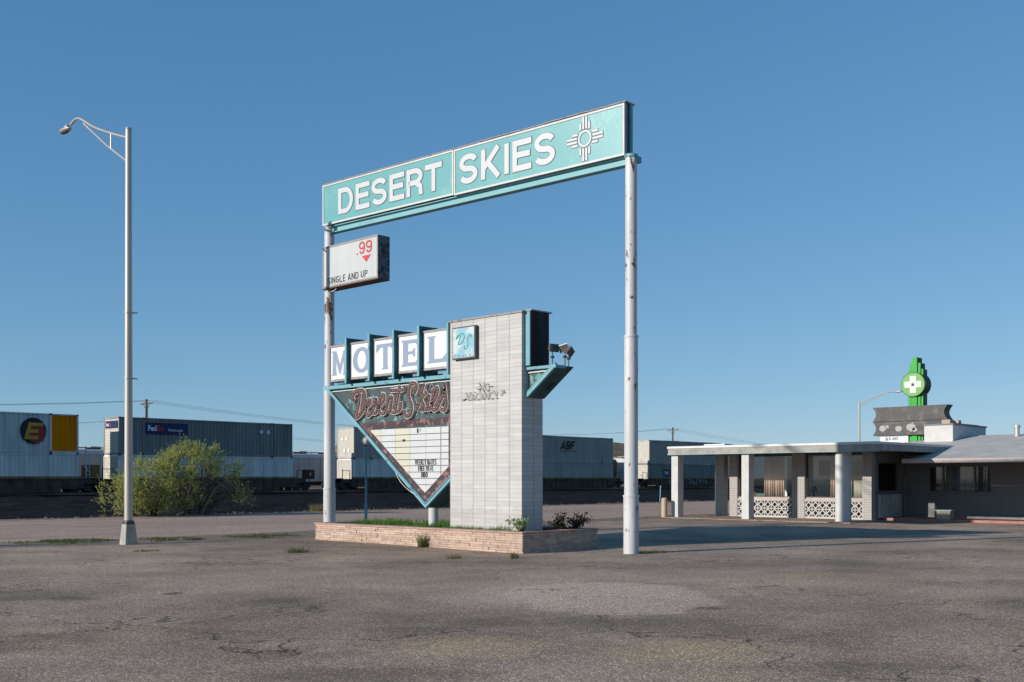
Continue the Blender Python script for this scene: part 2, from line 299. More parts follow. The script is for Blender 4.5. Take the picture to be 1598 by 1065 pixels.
# ------------------------------------------------------------------ mesh helpers
class MB:
    def __init__(s): s.v = []; s.f = []; s.m = []
    def add(s, vs, fs, mi=0):
        o = len(s.v); s.v += [tuple(p) for p in vs]; s.f += [tuple(i + o for i in f) for f in fs]; s.m += [mi] * len(fs); return s
    def box(s, x0, x1, y0, y1, z0, z1, mi=0):
        x0, x1 = sorted((x0, x1)); y0, y1 = sorted((y0, y1)); z0, z1 = sorted((z0, z1))
        return s.add([(x0, y0, z0), (x1, y0, z0), (x1, y1, z0), (x0, y1, z0), (x0, y0, z1), (x1, y0, z1), (x1, y1, z1), (x0, y1, z1)],
                     [(0, 3, 2, 1), (4, 5, 6, 7), (0, 1, 5, 4), (1, 2, 6, 5), (2, 3, 7, 6), (3, 0, 4, 7)], mi)
    def tube(s, pts, r, n=10, mi=0, caps=True):
        pts = [Vector(p) for p in pts]; rr = r if isinstance(r, (list, tuple)) else [r] * len(pts)
        o = len(s.v); prev = None
        for i, p in enumerate(pts):
            d = (pts[min(i + 1, len(pts) - 1)] - pts[max(i - 1, 0)]).normalized()
            if prev is None: a = d.cross(Vector((0, 0, 1))) if abs(d.z) < .95 else d.cross(Vector((1, 0, 0)))
            else: a = prev - d * prev.dot(d)
            a.normalize(); prev = a; b = d.cross(a)
            for k in range(n):
                th = 2 * math.pi * k / n; s.v.append(tuple(p + (a * math.cos(th) + b * math.sin(th)) * rr[i]))
        for i in range(len(pts) - 1):
            for k in range(n):
                s.f.append((o + i * n + k, o + i * n + (k + 1) % n, o + (i + 1) * n + (k + 1) % n, o + (i + 1) * n + k)); s.m.append(mi)
        if caps:
            s.f.append(tuple(o + k for k in range(n))[::-1]); s.f.append(tuple(o + (len(pts) - 1) * n + k for k in range(n))); s.m += [mi, mi]
        return s
    def cyl(s, x, y, z0, z1, r0, r1=None, n=32, mi=0): return s.tube([(x, y, z0), (x, y, z1)], [r0, r0 if r1 is None else r1], n, mi)
    def ball(s, c, rx, ry=None, rz=None, nu=16, nv=10, mi=0):
        ry = ry or rx; rz = rz or rx; o = len(s.v)
        for j in range(nv + 1):
            ph = math.pi * j / nv
            for i in range(nu):
                th = 2 * math.pi * i / nu
                s.v.append((c[0] + rx * math.sin(ph) * math.cos(th), c[1] + ry * math.sin(ph) * math.sin(th), c[2] + rz * math.cos(ph)))
        for j in range(nv):
            for i in range(nu):
                s.f.append((o + j * nu + i, o + (j + 1) * nu + i, o + (j + 1) * nu + (i + 1) % nu, o + j * nu + (i + 1) % nu)); s.m.append(mi)
        return s
    def prism(s, fr, pts, d0, d1, mi=0):
        """outline in a frame's plane, extruded from depth d0 to d1 along the frame's normal"""
        ar = sum(pts[i][0] * pts[(i + 1) % len(pts)][1] - pts[(i + 1) % len(pts)][0] * pts[i][1] for i in range(len(pts)))
        if ar < 0: pts = pts[::-1]
        lo, hi = min(d0, d1), max(d0, d1); n = len(pts); o = len(s.v)
        s.v += [tuple(fr(a, b, lo)) for a, b in pts] + [tuple(fr(a, b, hi)) for a, b in pts]
        s.f.append(tuple(o + n + i for i in range(n))); s.f.append(tuple(o + i for i in range(n))[::-1]); s.m += [mi, mi]
        for i in range(n):
            s.f.append((o + i, o + (i + 1) % n, o + n + (i + 1) % n, o + n + i)); s.m.append(mi)
        return s
    def flat(s, fr, pts, d, mi=0):
        ar = sum(pts[i][0] * pts[(i + 1) % len(pts)][1] - pts[(i + 1) % len(pts)][0] * pts[i][1] for i in range(len(pts)))
        if ar < 0: pts = pts[::-1]
        o = len(s.v); s.v += [tuple(fr(a, b, d)) for a, b in pts]; s.f.append(tuple(range(o, o + len(pts)))); s.m.append(mi); return s
    def ribbon(s, fr, pts, wd, d0, d1, mi=0, closed=False, ext=0.0):
        """constant width stroke with mitred joins, extruded d0..d1"""
        P = [Vector(p) for p in pts]; n = len(P)
        if ext and not closed:
            P[0] = P[0] + (P[0] - P[1]).normalized() * ext; P[-1] = P[-1] + (P[-1] - P[-2]).normalized() * ext
        Lf, Rt = [], []
        for i in range(n):
            a = P[i - 1] if (i > 0 or closed) else None; b = P[(i + 1) % n] if (i < n - 1 or closed) else None
            d1_ = (P[i] - a).normalized() if a is not None else None; d2_ = (b - P[i]).normalized() if b is not None else None
            if d1_ is None: d1_ = d2_
            if d2_ is None: d2_ = d1_
            n1 = Vector((-d1_.y, d1_.x)); n2 = Vector((-d2_.y, d2_.x)); m = n1 + n2
            if m.length < 1e-4: m = n1
            m.normalize(); k = wd / 2 / max(.38, m.dot(n1))
            Lf.append(P[i] + m * k); Rt.append(P[i] - m * k)
        o = len(s.v)
        for i in range(n):
            s.v += [tuple(fr(*Lf[i], d1)), tuple(fr(*Rt[i], d1)), tuple(fr(*Lf[i], d0)), tuple(fr(*Rt[i], d0))]
        rng = range(n if closed else n - 1)
        for i in rng:
            a, b = o + 4 * i, o + 4 * ((i + 1) % n)
            s.f += [(a, a + 1, b + 1, b), (a + 2, b + 2, b + 3, a + 3), (a, b, b + 2, a + 2), (a + 1, a + 3, b + 3, b + 1)]; s.m += [mi] * 4
        if not closed:
            s.f += [(o, o + 2, o + 3, o + 1), (o + 4 * n - 4, o + 4 * n - 3, o + 4 * n - 1, o + 4 * n - 2)]; s.m += [mi] * 2
        return s
    def build(s, name, mats, parent=None, smooth=False, bevel=0, origin=None):
        if not isinstance(mats, (list, tuple)): mats = [mats]
        me = bpy.data.meshes.new(name)
        vs = s.v if origin is None else [(p[0] - origin[0], p[1] - origin[1], p[2] - origin[2]) for p in s.v]
        me.from_pydata(vs, [], s.f)
        for m in mats: me.materials.append(M[m] if isinstance(m, str) else m)
        me.polygons.foreach_set('material_index', s.m)
        if smooth: me.polygons.foreach_set('use_smooth', [True] * len(me.polygons))
        me.update()
        if smooth and len(me.polygons) < 60000: me.set_sharp_from_angle(angle=R(40))
        o = bpy.data.objects.new(name, me); sc.collection.objects.link(o)
        if origin is not None: o.location = origin
        if parent is not None: o.parent = parent
        if bevel:
            b = o.modifiers.new('bevel', 'BEVEL'); b.width = bevel; b.segments = 2; b.limit_method = 'ANGLE'; b.angle_limit = R(50)
        return o
def frame(o, a, b=(0, 0, 1)):
    o, a, b = Vector(o), Vector(a).normalized(), Vector(b).normalized(); n = a.cross(b)
    return lambda x, y, d=0.0: o + a * x + b * y + n * d
def tag(o, label=None, cat=None, group=None, kind=None):
    if label: o['label'] = label
    if cat: o['category'] = cat
    if group: o['group'] = group
    if kind: o['kind'] = kind
    return o
def thing(name, label, cat, group=None):
    """an Empty that parents the parts; parts keep world coordinates"""
    o = bpy.data.objects.new(name, None); sc.collection.objects.link(o); o.empty_display_size = .2
    return tag(o, label, cat, group)
def kids(o): return [c for c in bpy.data.objects if c.parent == o]
def copy_tree(o, loc, parent=None):
    c = o.copy(); sc.collection.objects.link(c); c.parent = parent
    if parent is None: c.location = loc
    for k in kids(o): copy_tree(k, None, c)
    return c
def smoothpath(pts, n=5):
    P = [Vector(p) for p in pts]; out = []
    for i in range(len(P) - 1):
        p0, p1, p2, p3 = P[max(i - 1, 0)], P[i], P[i + 1], P[min(i + 2, len(P) - 1)]
        for k in range(n):
            t = k / n
            out.append(.5 * ((2 * p1) + (p2 - p0) * t + (2 * p0 - 5 * p1 + 4 * p2 - p3) * t * t + (3 * p1 - p0 - 3 * p2 + p3) * t ** 3))
    out.append(P[-1]); return out
def arc(cx, cy, rx, ry, a0, a1, n=12):
    return [(cx + rx * math.cos(R(a0 + (a1 - a0) * i / n)), cy + ry * math.sin(R(a0 + (a1 - a0) * i / n))) for i in range(n + 1)]

# ---- stroke lettering: centre lines in a cell of height 1, stroke weight w
def glyph(ch, w):
    e = w / 2; T, B = 1 - e, e
    W = {'I': w, '1': .45, 'J': .5, 'M': .82, 'W': .95, '.': w, '-': .38, 'L': .56, 'E': .60, 'F': .56, 'T': .62, ' ': .3, 'K': .68, 'A': .70, 'V': .68, 'D': .68, 'O': .76, 'G': .74, 'N': .70, 'Q': .76, 'C': .72, '$': .6, 'Y': .68}.get(ch, .65)
    l, r, c = e, W - e, W / 2
    rx = (r - l) / 2; ry = (T - B) / 4; q = (T - B) / 2
    S = arc(c, T - ry, rx, ry, 18, 270, 18) + arc(c, B + ry, rx, ry, 90, -162, 18)[1:]
    g = {
        'I': [[(c, 0), (c, 1)]], 'L': [[(l, 1), (l, B), (W, B)]], 'T': [[(0, T), (W, T)], [(c, T), (c, 0)]],
        'E': [[(W, T), (l, T), (l, B), (W, B)], [(l, .52), (W * .93, .52)]], 'F': [[(W, T), (l, T), (l, 0)], [(l, .52), (W * .88, .52)]],
        'D': [[(l, B), (l, T)] + arc(c * .95, T - q * .0 - q, r - c * .95, q, 90, -90, 16) + [(l, B)]],
        'K': [[(l, 0), (l, 1)], [(l, .34), (r - e * .2, 1)], [(l + (r - l) * .33, .52), (r, 0)]],
        'R': [[(l, 0), (l, T)] + arc(c, T - q / 2 - .01, r - c, q / 2 + .01, 90, -90, 12) + [(l, T - q - .02)], [(c * 1.05, T - q), (r * .97, q * .75), (r, 0)]],
        'P': [[(l, 0), (l, T)] + arc(c, T - q / 2 - .01, r - c, q / 2 + .01, 90, -90, 12) + [(l, T - q - .02)]],
        'B': [[(l, B), (l, T)] + arc(c, T - q / 2, r - c - .02, q / 2, 90, -90, 10) + [(l, T - q)], [(l, T - q)] + arc(c, B + q / 2, r - c, q / 2, 90, -90, 10) + [(l, B)]],
        'S': [S], '$': [S, [(c, -.1), (c, 1.1)]],
        'O': [arc(c, .5, rx, q, 0, 360, 28)], '0': [arc(c, .5, rx * .85, q, 0, 360, 28)],
        'C': [arc(c, .5, rx, q, 40, 320, 22)], 'G': [arc(c, .5, rx, q, 40, 350, 22) + [(r, .45), (c, .45)]],
        'N': [[(l, 0), (l, 1)], [(l, 1 - e * .6), (r, e * .6)], [(r, 0), (r, 1)]], 'M': [[(l, 0), (l, 1)], [(l, 1 - e), (c, .12), (r, 1 - e)], [(r, 0), (r, 1)]],
        'A': [[(e * .7, 0), (c, T), (W - e * .7, 0)], [(l + .08, .3), (r - .08, .3)]], 'V': [[(e * .7, 1), (c, B), (W - e * .7, 1)]],
        'U': [[(l, 1), (l, .38)] + arc(c, .38, rx, .38 - e, 180, 360, 14) + [(r, 1)]], 'W': [[(e, 1), (W * .28, B), (c, .9), (W * .72, B), (W - e, 1)]],
        'Y': [[(e * .7, 1), (c, .45), (W - e * .7, 1)], [(c, .45), (c, 0)]], 'H': [[(l, 0), (l, 1)], [(r, 0), (r, 1)], [(l, .5), (r, .5)]],
        'X': [[(l, 0), (r, 1)], [(l, 1), (r, 0)]],
        '9': [arc(c, T - ry * 1.15, rx, ry * 1.15, 0, 360, 20), [(r, T - ry * 1.15)] + arc(c, B + ry * 1.7, rx, ry * 1.7, 0, -150, 14)],
        '5': [[(r, T), (l + .03, T), (l, .52)] + arc(c, B + q * .56, rx, q * .56, 130, -150, 16)],
        '.': [[(c, 0), (c, w)]], '-': [[(0, .4), (W, .4)]], ' ': [],
    }[ch]
    return g, W
def lettering(mb, fr, text, x, y, h, w=.17, d=.004, sx=1.0, gap=.12, extra=0.0, slant=0.0, mi=0, thick=.003):
    """adds painted or cut-out capitals; extra widens every stroke by that many metres; returns the end x"""
    k = 0
    for ch in text:
        g, W = glyph(ch, w)
        for pl in g:
            pts = [(x + (px * sx + py * slant) * h, y + py * h) for px, py in pl]
            cl = len(pts) > 8 and (Vector(pts[0]) - Vector(pts[-1])).length < 1e-4
            if cl: pts = pts[:-1]
            dd = d + (k % 7) * .0004; k += 1
            mb.ribbon(fr, pts, w * h * min(1.06, sx ** .5) + extra, dd - thick, dd, mi, closed=cl, ext=extra / 2)
        x += (W * sx + gap * (1 if ch != ' ' else .6)) * h
    return x
def font_text(name, fr, text, x, y, h, d, mat, parent, sx=1.0, bold=0.0, slant=0.0):
    c = bpy.data.curves.new('txt', 'FONT'); c.body = text; c.offset = bold; c.shear = slant; c.resolution_u = 3
    o = bpy.data.objects.new('txt', c); sc.collection.objects.link(o)
    dg = bpy.context.evaluated_depsgraph_get(); me = bpy.data.meshes.new_from_object(o.evaluated_get(dg))
    mb = MB(); k = h / .72
    mb.add([fr(x + v.co.x * k * sx, y + v.co.y * k, d) for v in me.vertices], [tuple(p.vertices) for p in me.polygons])
    global last_w; last_w = max(v.co.x for v in me.vertices) * k * sx
    bpy.data.objects.remove(o); bpy.data.meshes.remove(me); bpy.data.curves.remove(c)
    return mb.build(name, mat, parent)

# ================================================================== THE SETTING
def vedge(u):       # where the lot stops and the verge starts
    for (a, va), (b, vb) in zip(((-60, 26.55), (12.6, 26.5), (17.2, 24.9), (21, 25.2), (34, 25.9), (46, 26.0)), ((12.6, 26.5), (17.2, 24.9), (21, 25.2), (34, 25.9), (46, 26.0), (400, 26.0))):
        if a <= u <= b: return va + (vb - va) * (u - a) / (b - a)
    return 26
def gz(u, v):
    z = .02 * mnoise.noise(Vector((u * .12, v * .12, 3))) - .07 * math.exp(-((u - 13.2) ** 2 + (v - 26.2) ** 2) / 10) - .03 * math.exp(-((u - 17.5) ** 2 + (v - 15) ** 2) / 16)
    return z
# ground sheet with the shallow profile of the rail corridor
prof = [(-6000, -.16), (20, -.16), (44, -.16), (60, .0), (76, .2), (95, .2), (140, .1), (9000, .1)]
g = MB(); us = [-6000, -200, 0, 200, 12000]
for i in range(len(prof)):
    for u in us: g.v.append((u, prof[i][0], prof[i][1]))
for i in range(len(prof) - 1):
    for j in range(len(us) - 1):
        a = i * len(us) + j; g.f.append((a, a + 1, a + len(us) + 1, a + len(us))); g.m.append(0)
tag(g.build('ground', 'desert'), kind='structure')
# parking lot
lot = MB(); nu, nv = 150, 60
U = [-40 + 180 * i / nu for i in range(nu + 1)]
for u in U:
    ve = vedge(u) + .18 * mnoise.noise(Vector((u * .9, 5, 1))) + .1 * mnoise.noise(Vector((u * 3.1, 5, 1)))
    for j in range(nv + 1):
        t = j / nv; v = -45 + (ve + 45) * (1 - (1 - t) ** 1.3); lot.v.append((u, v, gz(u, v)))
for i in range(nu):
    for j in range(nv):
        a = i * (nv + 1) + j; lot.f.append((a, a + nv + 1, a + nv + 2, a + 1)); lot.m.append(0)
tag(lot.build('parking_lot', 'lot', smooth=True), kind='structure')
from math import cos, sin
def groundpt(px, py):
    a = R(43.7); Y = 1.6 * 1673 / (py - 748); X = (px - 799) / 1673 * Y
    return (sin(a) * X + cos(a) * Y, -cos(a) * X + sin(a) * Y)
# verge between lot and road
ve_ = MB(); U = [-60 + i * .75 for i in range(330)]
for u in U:
    e0 = vedge(u) - .5; e1 = 27.3 + .22 * mnoise.noise(Vector((u * .8, 1, 7))); z0 = gz(u, e0) - .012
    for t in (0, .25, .5, .75, 1): ve_.v.append((u, e0 + (e1 - e0) * t, z0 + (.012 - z0) * t + (.02 if .2 < t < .8 else 0)))
for i in range(len(U) - 1):
    for j in range(4): a = i * 5 + j; ve_.f.append((a, a + 5, a + 6, a + 1)); ve_.m.append(0)
tag(ve_.build('verge', 'earth', smooth=True), kind='structure')
kb = MB(); U = [-30 + i for i in range(44)]
for i in range(len(U) - 1):
    a, b = U[i], U[i + 1]; va, vb = vedge(a) + .02, vedge(b) + .02
    za, zb = gz(a, va) + .05, gz(b, vb) + .05
    kb.add([(a, va, za - .2), (b - .015, vb, zb - .2), (b - .015, vb + .16, zb - .2), (a, va + .16, za - .2), (a, va, za), (b - .015, vb, zb), (b - .015, vb + .16, zb), (a, va + .16, za)],
           [(0, 3, 2, 1), (4, 5, 6, 7), (0, 1, 5, 4), (1, 2, 6, 5), (2, 3, 7, 6), (3, 0, 4, 7)])
tag(kb.build('kerb', 'concrete'), kind='structure')
# highway
rd = MB(); rd.add([(-400, 27, .008), (900, 27, .008), (900, 42.4, .008), (-400, 42.4, .008)], [(0, 1, 2, 3)])
tag(rd.build('road', 'road'), kind='structure')
# far shoulder, ballast field and track bed
def bz(v): return -.05 + max(0, min(1, (v - 43) / 33)) * .42
bf = MB(); U = [-60 + i * 1.1 for i in range(240)]; V = [42.1 + i * 1.15 for i in range(31)]
for u in U:
    for j, v in enumerate(V):
        vv = v + (.5 * mnoise.noise(Vector((u * .5, 0, 2))) if j < 2 else 0)
        bf.v.append((u, vv, bz(vv) + (.14 * mnoise.noise(Vector((u * .7, vv * .7, 4))) + .10 * mnoise.noise(Vector((u * 2.3, vv * 2.3, 8))) if j else -.05)))
for i in range(len(U) - 1):
    for j in range(len(V) - 1): a = i * len(V) + j; bf.f.append((a, a + len(V), a + len(V) + 1, a + 1)); bf.m.append(0)
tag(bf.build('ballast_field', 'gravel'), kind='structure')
tb = MB(); tb.add([(-300, 76.2, .25), (900, 76.2, .25), (900, 78.6, .42), (-300, 78.6, .42), (900, 94, .42), (-300, 94, .42), (900, 97, .1), (-300, 97, .1)], [(0, 1, 2, 3), (3, 2, 4, 5), (5, 4, 6, 7)])
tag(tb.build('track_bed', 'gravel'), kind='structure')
# shoulder of pale dirt along the ballast edge
sh = MB(); U = [-60 + i * .9 for i in range(290)]
for u in U:
    a = 42.2 + .1 * mnoise.noise(Vector((u, 1, 1))); b = a + .55 + .45 * mnoise.noise(Vector((u * .33, 8, 1)))
    sh.v += [(u, a, .004), (u, (a + b) / 2, .05 + .03 * mnoise.noise(Vector((u, 3, 3)))), (u, b, -.02)]
for i in range(len(U) - 1):
    for j in (0, 1): a = i * 3 + j; sh.f.append((a, a + 3, a + 4, a + 1)); sh.m.append(0)
tag(sh.build('road_shoulder', 'earth', smooth=True), kind='structure')
# distant mesas
def mesa(name, u0, u1, v0, hfun, depth):
    h = MB(); nn = 160; rows = 7
    for i in range(nn + 1):
        u = u0 + (u1 - u0) * i / nn; H = hfun(i / nn)
        for j in range(rows):
            t = j / (rows - 1); z = H * (t ** .6) + H * .12 * mnoise.noise(Vector((u * .004, t * 4, 2))) * (1 if 0 < j else 0)
            h.v.append((u, v0 + depth * t, z))
    for i in range(nn):
        for j in range(rows - 1): a = i * rows + j; h.f.append((a, a + rows, a + rows + 1, a + 1)); h.m.append(0)
    tag(h.build(name, 'desert', smooth=True), kind='structure')
mesa('hills', 1550, 6500, 1500, lambda t: (118 if t > .03 else 118 * t / .03) * (1 - .8 * max(0, t - .38)) + 12 * mnoise.noise(Vector((t * 14, 0, 0))) + 5 * mnoise.noise(Vector((t * 50, 0, 0))), 700)

# ================================================================== BIG OVERHEAD SIGN
t = thing('overhead_sign', 'long teal billboard reading DESERT SKIES carried across the top of two tall white poles', 'sign')
A0 = (18.0, 24.51); A1 = (18.54, 14.33); LS = math.hypot(A1[0] - A0[0], A1[1] - A0[1])
fs = frame((A0[0], A0[1], 0), (A1[0] - A0[0], A1[1] - A0[1], 0))
ZB, ZT = 8.665, 9.79
def pole(name, label_mat, c, levels, parent):
    m = MB(); n = 40
    for z0, z1, r in levels:
        m.cyl(c[0], c[1], z0, z1, r, n=n)
    # weld collars
    for z0, z1, r in levels[:-1]:
        m.cyl(c[0], c[1], z1 - .035, z1 + .004, r + .012, n=n)
    return m.build(name, label_mat, parent, smooth=True)
PL = (18.16, 24.42); PR = (18.68, 14.26)
pole('pole', 'pole_l', PL, [(-.1, 1.35, .168), (1.35, 4.15, .155), (4.15, 8.62, .138)], t)
pole('pole', 'pole_r', PR, [(-.1, 1.25, .168), (1.25, 4.72, .150), (4.72, 8.60, .128)], t)
capm = MB(); capm.cyl(PR[0], PR[1], 8.60, 8.66, .15); MB().cyl(PL[0], PL[1], 8.62, 8.66, .155).build('pole_cap', 'teal_light', t, smooth=True); capm.box(PR[0] - .06, PR[0] + .2, PR[1] - .13, PR[1] + .1, 8.5, 8.63)
capm.build('pole_cap', 'teal_light', t, smooth=True)
def cabinet(x0, x1, zb, zt, d0, d1, name='sign_cabinet'):
    m = MB(); m.prism(fs, [(x0, zb), (x1, zb), (x1, zt), (x0, zt)], d0, d1); return m.build(name, 'box_frame', t)
cabinet(0, 5.055, ZB, ZT, -.02, -.10); cabinet(5.075, LS, ZB - .02, ZT - .01, -.02, -.10)
cabinet(0, LS, ZB, ZT, -.24, -.30, 'rear_sign_face')
# faces
f1 = MB().prism(fs, [(.05, ZB + .05), (5.02, ZB + .05), (5.02, ZT - .05), (.05, ZT - .05)], -.018, -.002).build('sign_face', 'teal_face', t)
f2 = MB().prism(fs, [(5.12, ZB + .03), (LS - .06, ZB + .03), (LS - .06, ZT - .06), (5.12, ZT - .06)], -.018, -.002).build('sign_face', 'teal_face', t)
tr = MB()
for x0, x1, zb, zt in ((0, 5.055, ZB, ZT), (5.075, LS, ZB - .02, ZT - .01)):
    for pts in (((x0, zb), (x1, zb), (x1, zb + .045), (x0, zb + .045)), ((x0, zt - .045), (x1, zt - .045), (x1, zt), (x0, zt)),
                ((x0, zb + .045), (x0 + .045, zb + .045), (x0 + .045, zt - .045), (x0, zt - .045)), ((x1 - .045, zb + .045), (x1, zb + .045), (x1, zt - .045), (x1 - .045, zt - .045))):
        tr.prism(fs, list(pts), -.019, .014)
tr.build('trim', 'trim_white', t)
fl = MB(); x = 0
while x < LS:
    x1 = min(LS + .05, x + random.uniform(.8, 1.5)); z = ZT + random.uniform(-.002, .012)
    fl.prism(fs, [(x + .004, z), (x1, z), (x1, z + .022), (x + .004, z + .022)], -.32, .03); x = x1
fl.build('flashing', 'rusty_flash', t)
bm_ = MB()      # teal I-beam carrying the cabinets
bm_.prism(fs, [(.1, 8.45), (LS - .02, 8.45), (LS - .02, 8.475), (.1, 8.475)], -.26, -.06)
bm_.prism(fs, [(.1, 8.475), (LS - .02, 8.475), (LS - .02, 8.62), (.1, 8.62)], -.18, -.14)
bm_.prism(fs, [(.1, 8.62), (LS - .02, 8.62), (LS - .02, 8.645), (.1, 8.645)], -.26, -.06)
bm_.build('support_beam', 'teal_beam', t)
ed = MB()
ed.prism(fs, [(LS - .02, ZB - .06), (LS + .005, ZB - .06), (LS + .005, ZT), (LS - .02, ZT)], -.10, -.16)
ed.build('cabinet_post', 'teal_dark', t)
for x in [.1 + i * 1.12 for i in range(9)] + [LS - .06]: MB().prism(fs, [(x, ZB), (x + .05, ZB), (x + .05, ZT), (x, ZT)], -.239, -.105).build('cabinet_post', 'teal_dark', t)
MB().prism(fs, [(LS + .006, ZB - .04), (LS + .05, ZB - .04), (LS + .05, ZT), (LS + .006, ZT)], -.17, -.24).build('end_post', 'teal_light', t)
# lettering: dark outline sheet behind, white in front
def cutout(text, x, y, h, parent, sx, gap, w=.18):
    o = MB(); lettering(o, fs, text, x, y, h, w=w, d=.004, sx=sx, gap=gap, extra=.030); o.build('letter_outline', 'letter_edge', parent)
    i = MB(); e = lettering(i, fs, text, x, y, h, w=w, d=.012, sx=sx, gap=gap, thick=.005); i.build('lettering', 'letter_white', parent); return e
e1 = cutout('DESERT', .645, 8.88, .70, f1, 1.39, .09)
e2 = cutout('SKIES', 5.24, 8.86, .725, f2, 1.38, .10)
# sun symbol: ring with four bundles of four rays
def sunmark(mb, extra, d, thick):
    cx, cz = 9.12, 9.225
    mb.ribbon(fs, arc(cx, cz, .165, .165, 0, 360, 36)[:-1], .045 + extra, d - thick, d, closed=True)
    for q in range(4):
        for i, off in enumerate((-.122, -.041, .041, .122)):
            ln = .50 if abs(off) < .1 else .36; st = .215 if abs(off) < .1 else .20
            a, b = (off, st), (off, ln)
            for _ in range(q): a, b = (-a[1], a[0]), (-b[1], b[0])
            mb.ribbon(fs, [(cx + a[0], cz + a[1]), (cx + b[0], cz + b[1])], .052 + extra, d - thick, d + .0004 * i, ext=extra / 2)
o = MB(); sunmark(o, .022, .004, .003); o.build('emblem_outline', 'letter_edge', f2)
o = MB(); sunmark(o, 0, .012, .005); o.build('emblem', 'letter_white', f2)

# ================================================================== PRICE BOX SIGN
t = thing('price_sign', 'white box sign reading .99 and SINGLE AND UP hung on the left tall pole', 'sign')
fp = frame((17.95, 24.45, 0), (0, -1, 0)); PW = 2.42; pb, pt = 6.90, 8.05
MB().prism(fp, [(0, pb), (PW - .012, pb), (PW - .012, pt - .012), (0, pt - .012)], -.39, -.02).build('housing', 'box_frame', t)
MB().prism(fp, [(PW - .010, pb + .01), (PW, pb + .01), (PW, pt - .02), (PW - .010, pt - .02)], -.40, -.012).build('side_panel', 'flake_grey', t)
MB().prism(fp, [(-.01, pb - .03), (PW, pb - .03), (PW, pb - .002), (-.01, pb - .002)], -.40, .005).build('bottom_panel', 'rust_under', t)
fc = MB().prism(fp, [(.045, pb + .05), (PW - .05, pb + .05), (PW - .05, pt - .055), (.045, pt - .055)], -.019, -.004).build('sign_face', 'price_white', t)
o = MB(); 
for pts in (((0, pb), (PW, pb), (PW, pb + .05), (0, pb + .05)), ((0, pt - .055), (PW, pt - .055), (PW, pt), (0, pt)), ((0, pb + .05), (.045, pb + .05), (.045, pt - .055), (0, pt - .055)), ((PW - .05, pb + .05), (PW, pb + .05), (PW, pt - .055), (PW - .05, pt - .055))): o.prism(fp, list(pts), -.019, .006)
o.build('frame', 'rusty_flash', t, bevel=.004)
o = MB(); lettering(o, fp, 'SINGLE AND UP', .225, 6.985, .185, w=.13, d=.003, sx=1.0, gap=.19); o.build('caption', 'black', fc)
o = MB(); lettering(o, fp, '.99', 1.52, 7.62, .33, w=.14, d=.003, sx=1.2, gap=.12); o.build('price', 'red', fc)
MB().flat(fp, [(1.74, 7.56), (2.13, 7.56), (1.935, 7.38)], .002).build('arrow', 'red', fc)
MB().tube(smoothpath([(18.0, 24.33, 6.86), (18.0, 24.22, 6.80), (18.0, 24.0, 6.80), (18.02, 23.9, 6.87)], 5), .012, 6).build('cable', 'trim_white', t, smooth=True)

# ================================================================== ROADSIDE MOTEL SIGN: pylon, wedge cabinet, MOTEL boxes
t = thing('motel_sign', 'roadside motel sign with white block pylon, MOTEL letter boxes and an arrow shaped wedge', 'sign')
PU0, PU1, PV0, PV1 = 17.60, 18.30, 16.51, 18.88
pyl = MB().box(PU0, PU1, PV0, PV1, .1, 5.355).build('pylon', 'pylon', t, bevel=.006)
o = MB(); v = PV0 - .03
while v < PV1 + .03:
    v1 = min(PV1 + .03, v + .40); o.box(PU0 - .025, PU1 + .02, v + .003, v1, 5.356, 5.395 + random.uniform(0, .006)); v = v1
o.build('cap_flashing', 'rusty_flash', pyl)
# upper dark cabinet on the pylon's side
o = MB().box(17.74, 18.36, 16.37, 16.505, 4.16, 5.40).build('side_cabinet', 'slate', t)
MB().box(17.695, 17.735, 16.36, 16.50, 4.16, 5.38).build('edge_strip', 'teal_light', o)
MB().box(17.735, 18.45, 16.35, 16.53, 5.402, 5.43).build('cap_strip', 'box_frame', o)
# corner strip between MOTEL boxes and pylon
MB().box(17.55, 17.72, 18.895, 18.95, 4.12, 5.36).build('corner_strip', 'teal_light', t)
# DS box
fb = frame((17.50, 18.69, 0), (0, -1, 0))
bx = MB().prism(fb, [(0, 4.44), (.78, 4.44), (.78, 5.20), (0, 5.20)], -.097, 0).build('initials_box', 'box_dark', t)
def ds_face():
    m, tt, b = base_mat('sky_and_cloud_panel', .4, 0, .5)
    n = noise(tt, coords(tt), 2.6, 3)
    L(tt, ramp(tt, n, [(.47, (.26, .47, .56)), (.60, (.55, .64, .63))]), b.inputs['Base Color']); return m
ff = MB().prism(fb, [(.03, 4.47), (.75, 4.47), (.75, 5.17), (.03, 5.17)], .001, .008).build('box_face', ds_face(), bx)
o = MB()
for k, pl in enumerate(([(.21, 5.01), (.17, 4.99), (.15, 4.93), (.20, 4.96), (.28, 5.03), (.38, 5.03), (.42, 4.94), (.35, 4.83), (.25, 4.79), (.20, 4.80)], [(.29, 5.00), (.26, 4.90), (.22, 4.81)],
           [(.64, 4.92), (.66, 4.97), (.60, 4.98), (.54, 4.90), (.54, 4.80), (.53, 4.70), (.46, 4.66), (.42, 4.69), (.43, 4.75)])):
    o.ribbon(fb, [tuple(p) for p in smoothpath(pl, 5)], .032, .006, .010 + .0006 * k)
o.build('script_initials', M['cap_teal'] if False else plain('teal_script_paint', (.06, .33, .33)), bx)
o = MB()
for k, (x, s_) in enumerate(((.07, 1.3), (.22, .9), (.36, .6), (.47, .5), (.60, .8))):
    o.ribbon(fb, [(x, 4.50), (x + .05 * s_, 4.50 + .05 * s_)], .012, .006, .010); o.ribbon(fb, [(x - .02, 4.52), (x + .01, 4.50)], .012, .006, .0106)
o.build('desert_marks', 'black', bx)
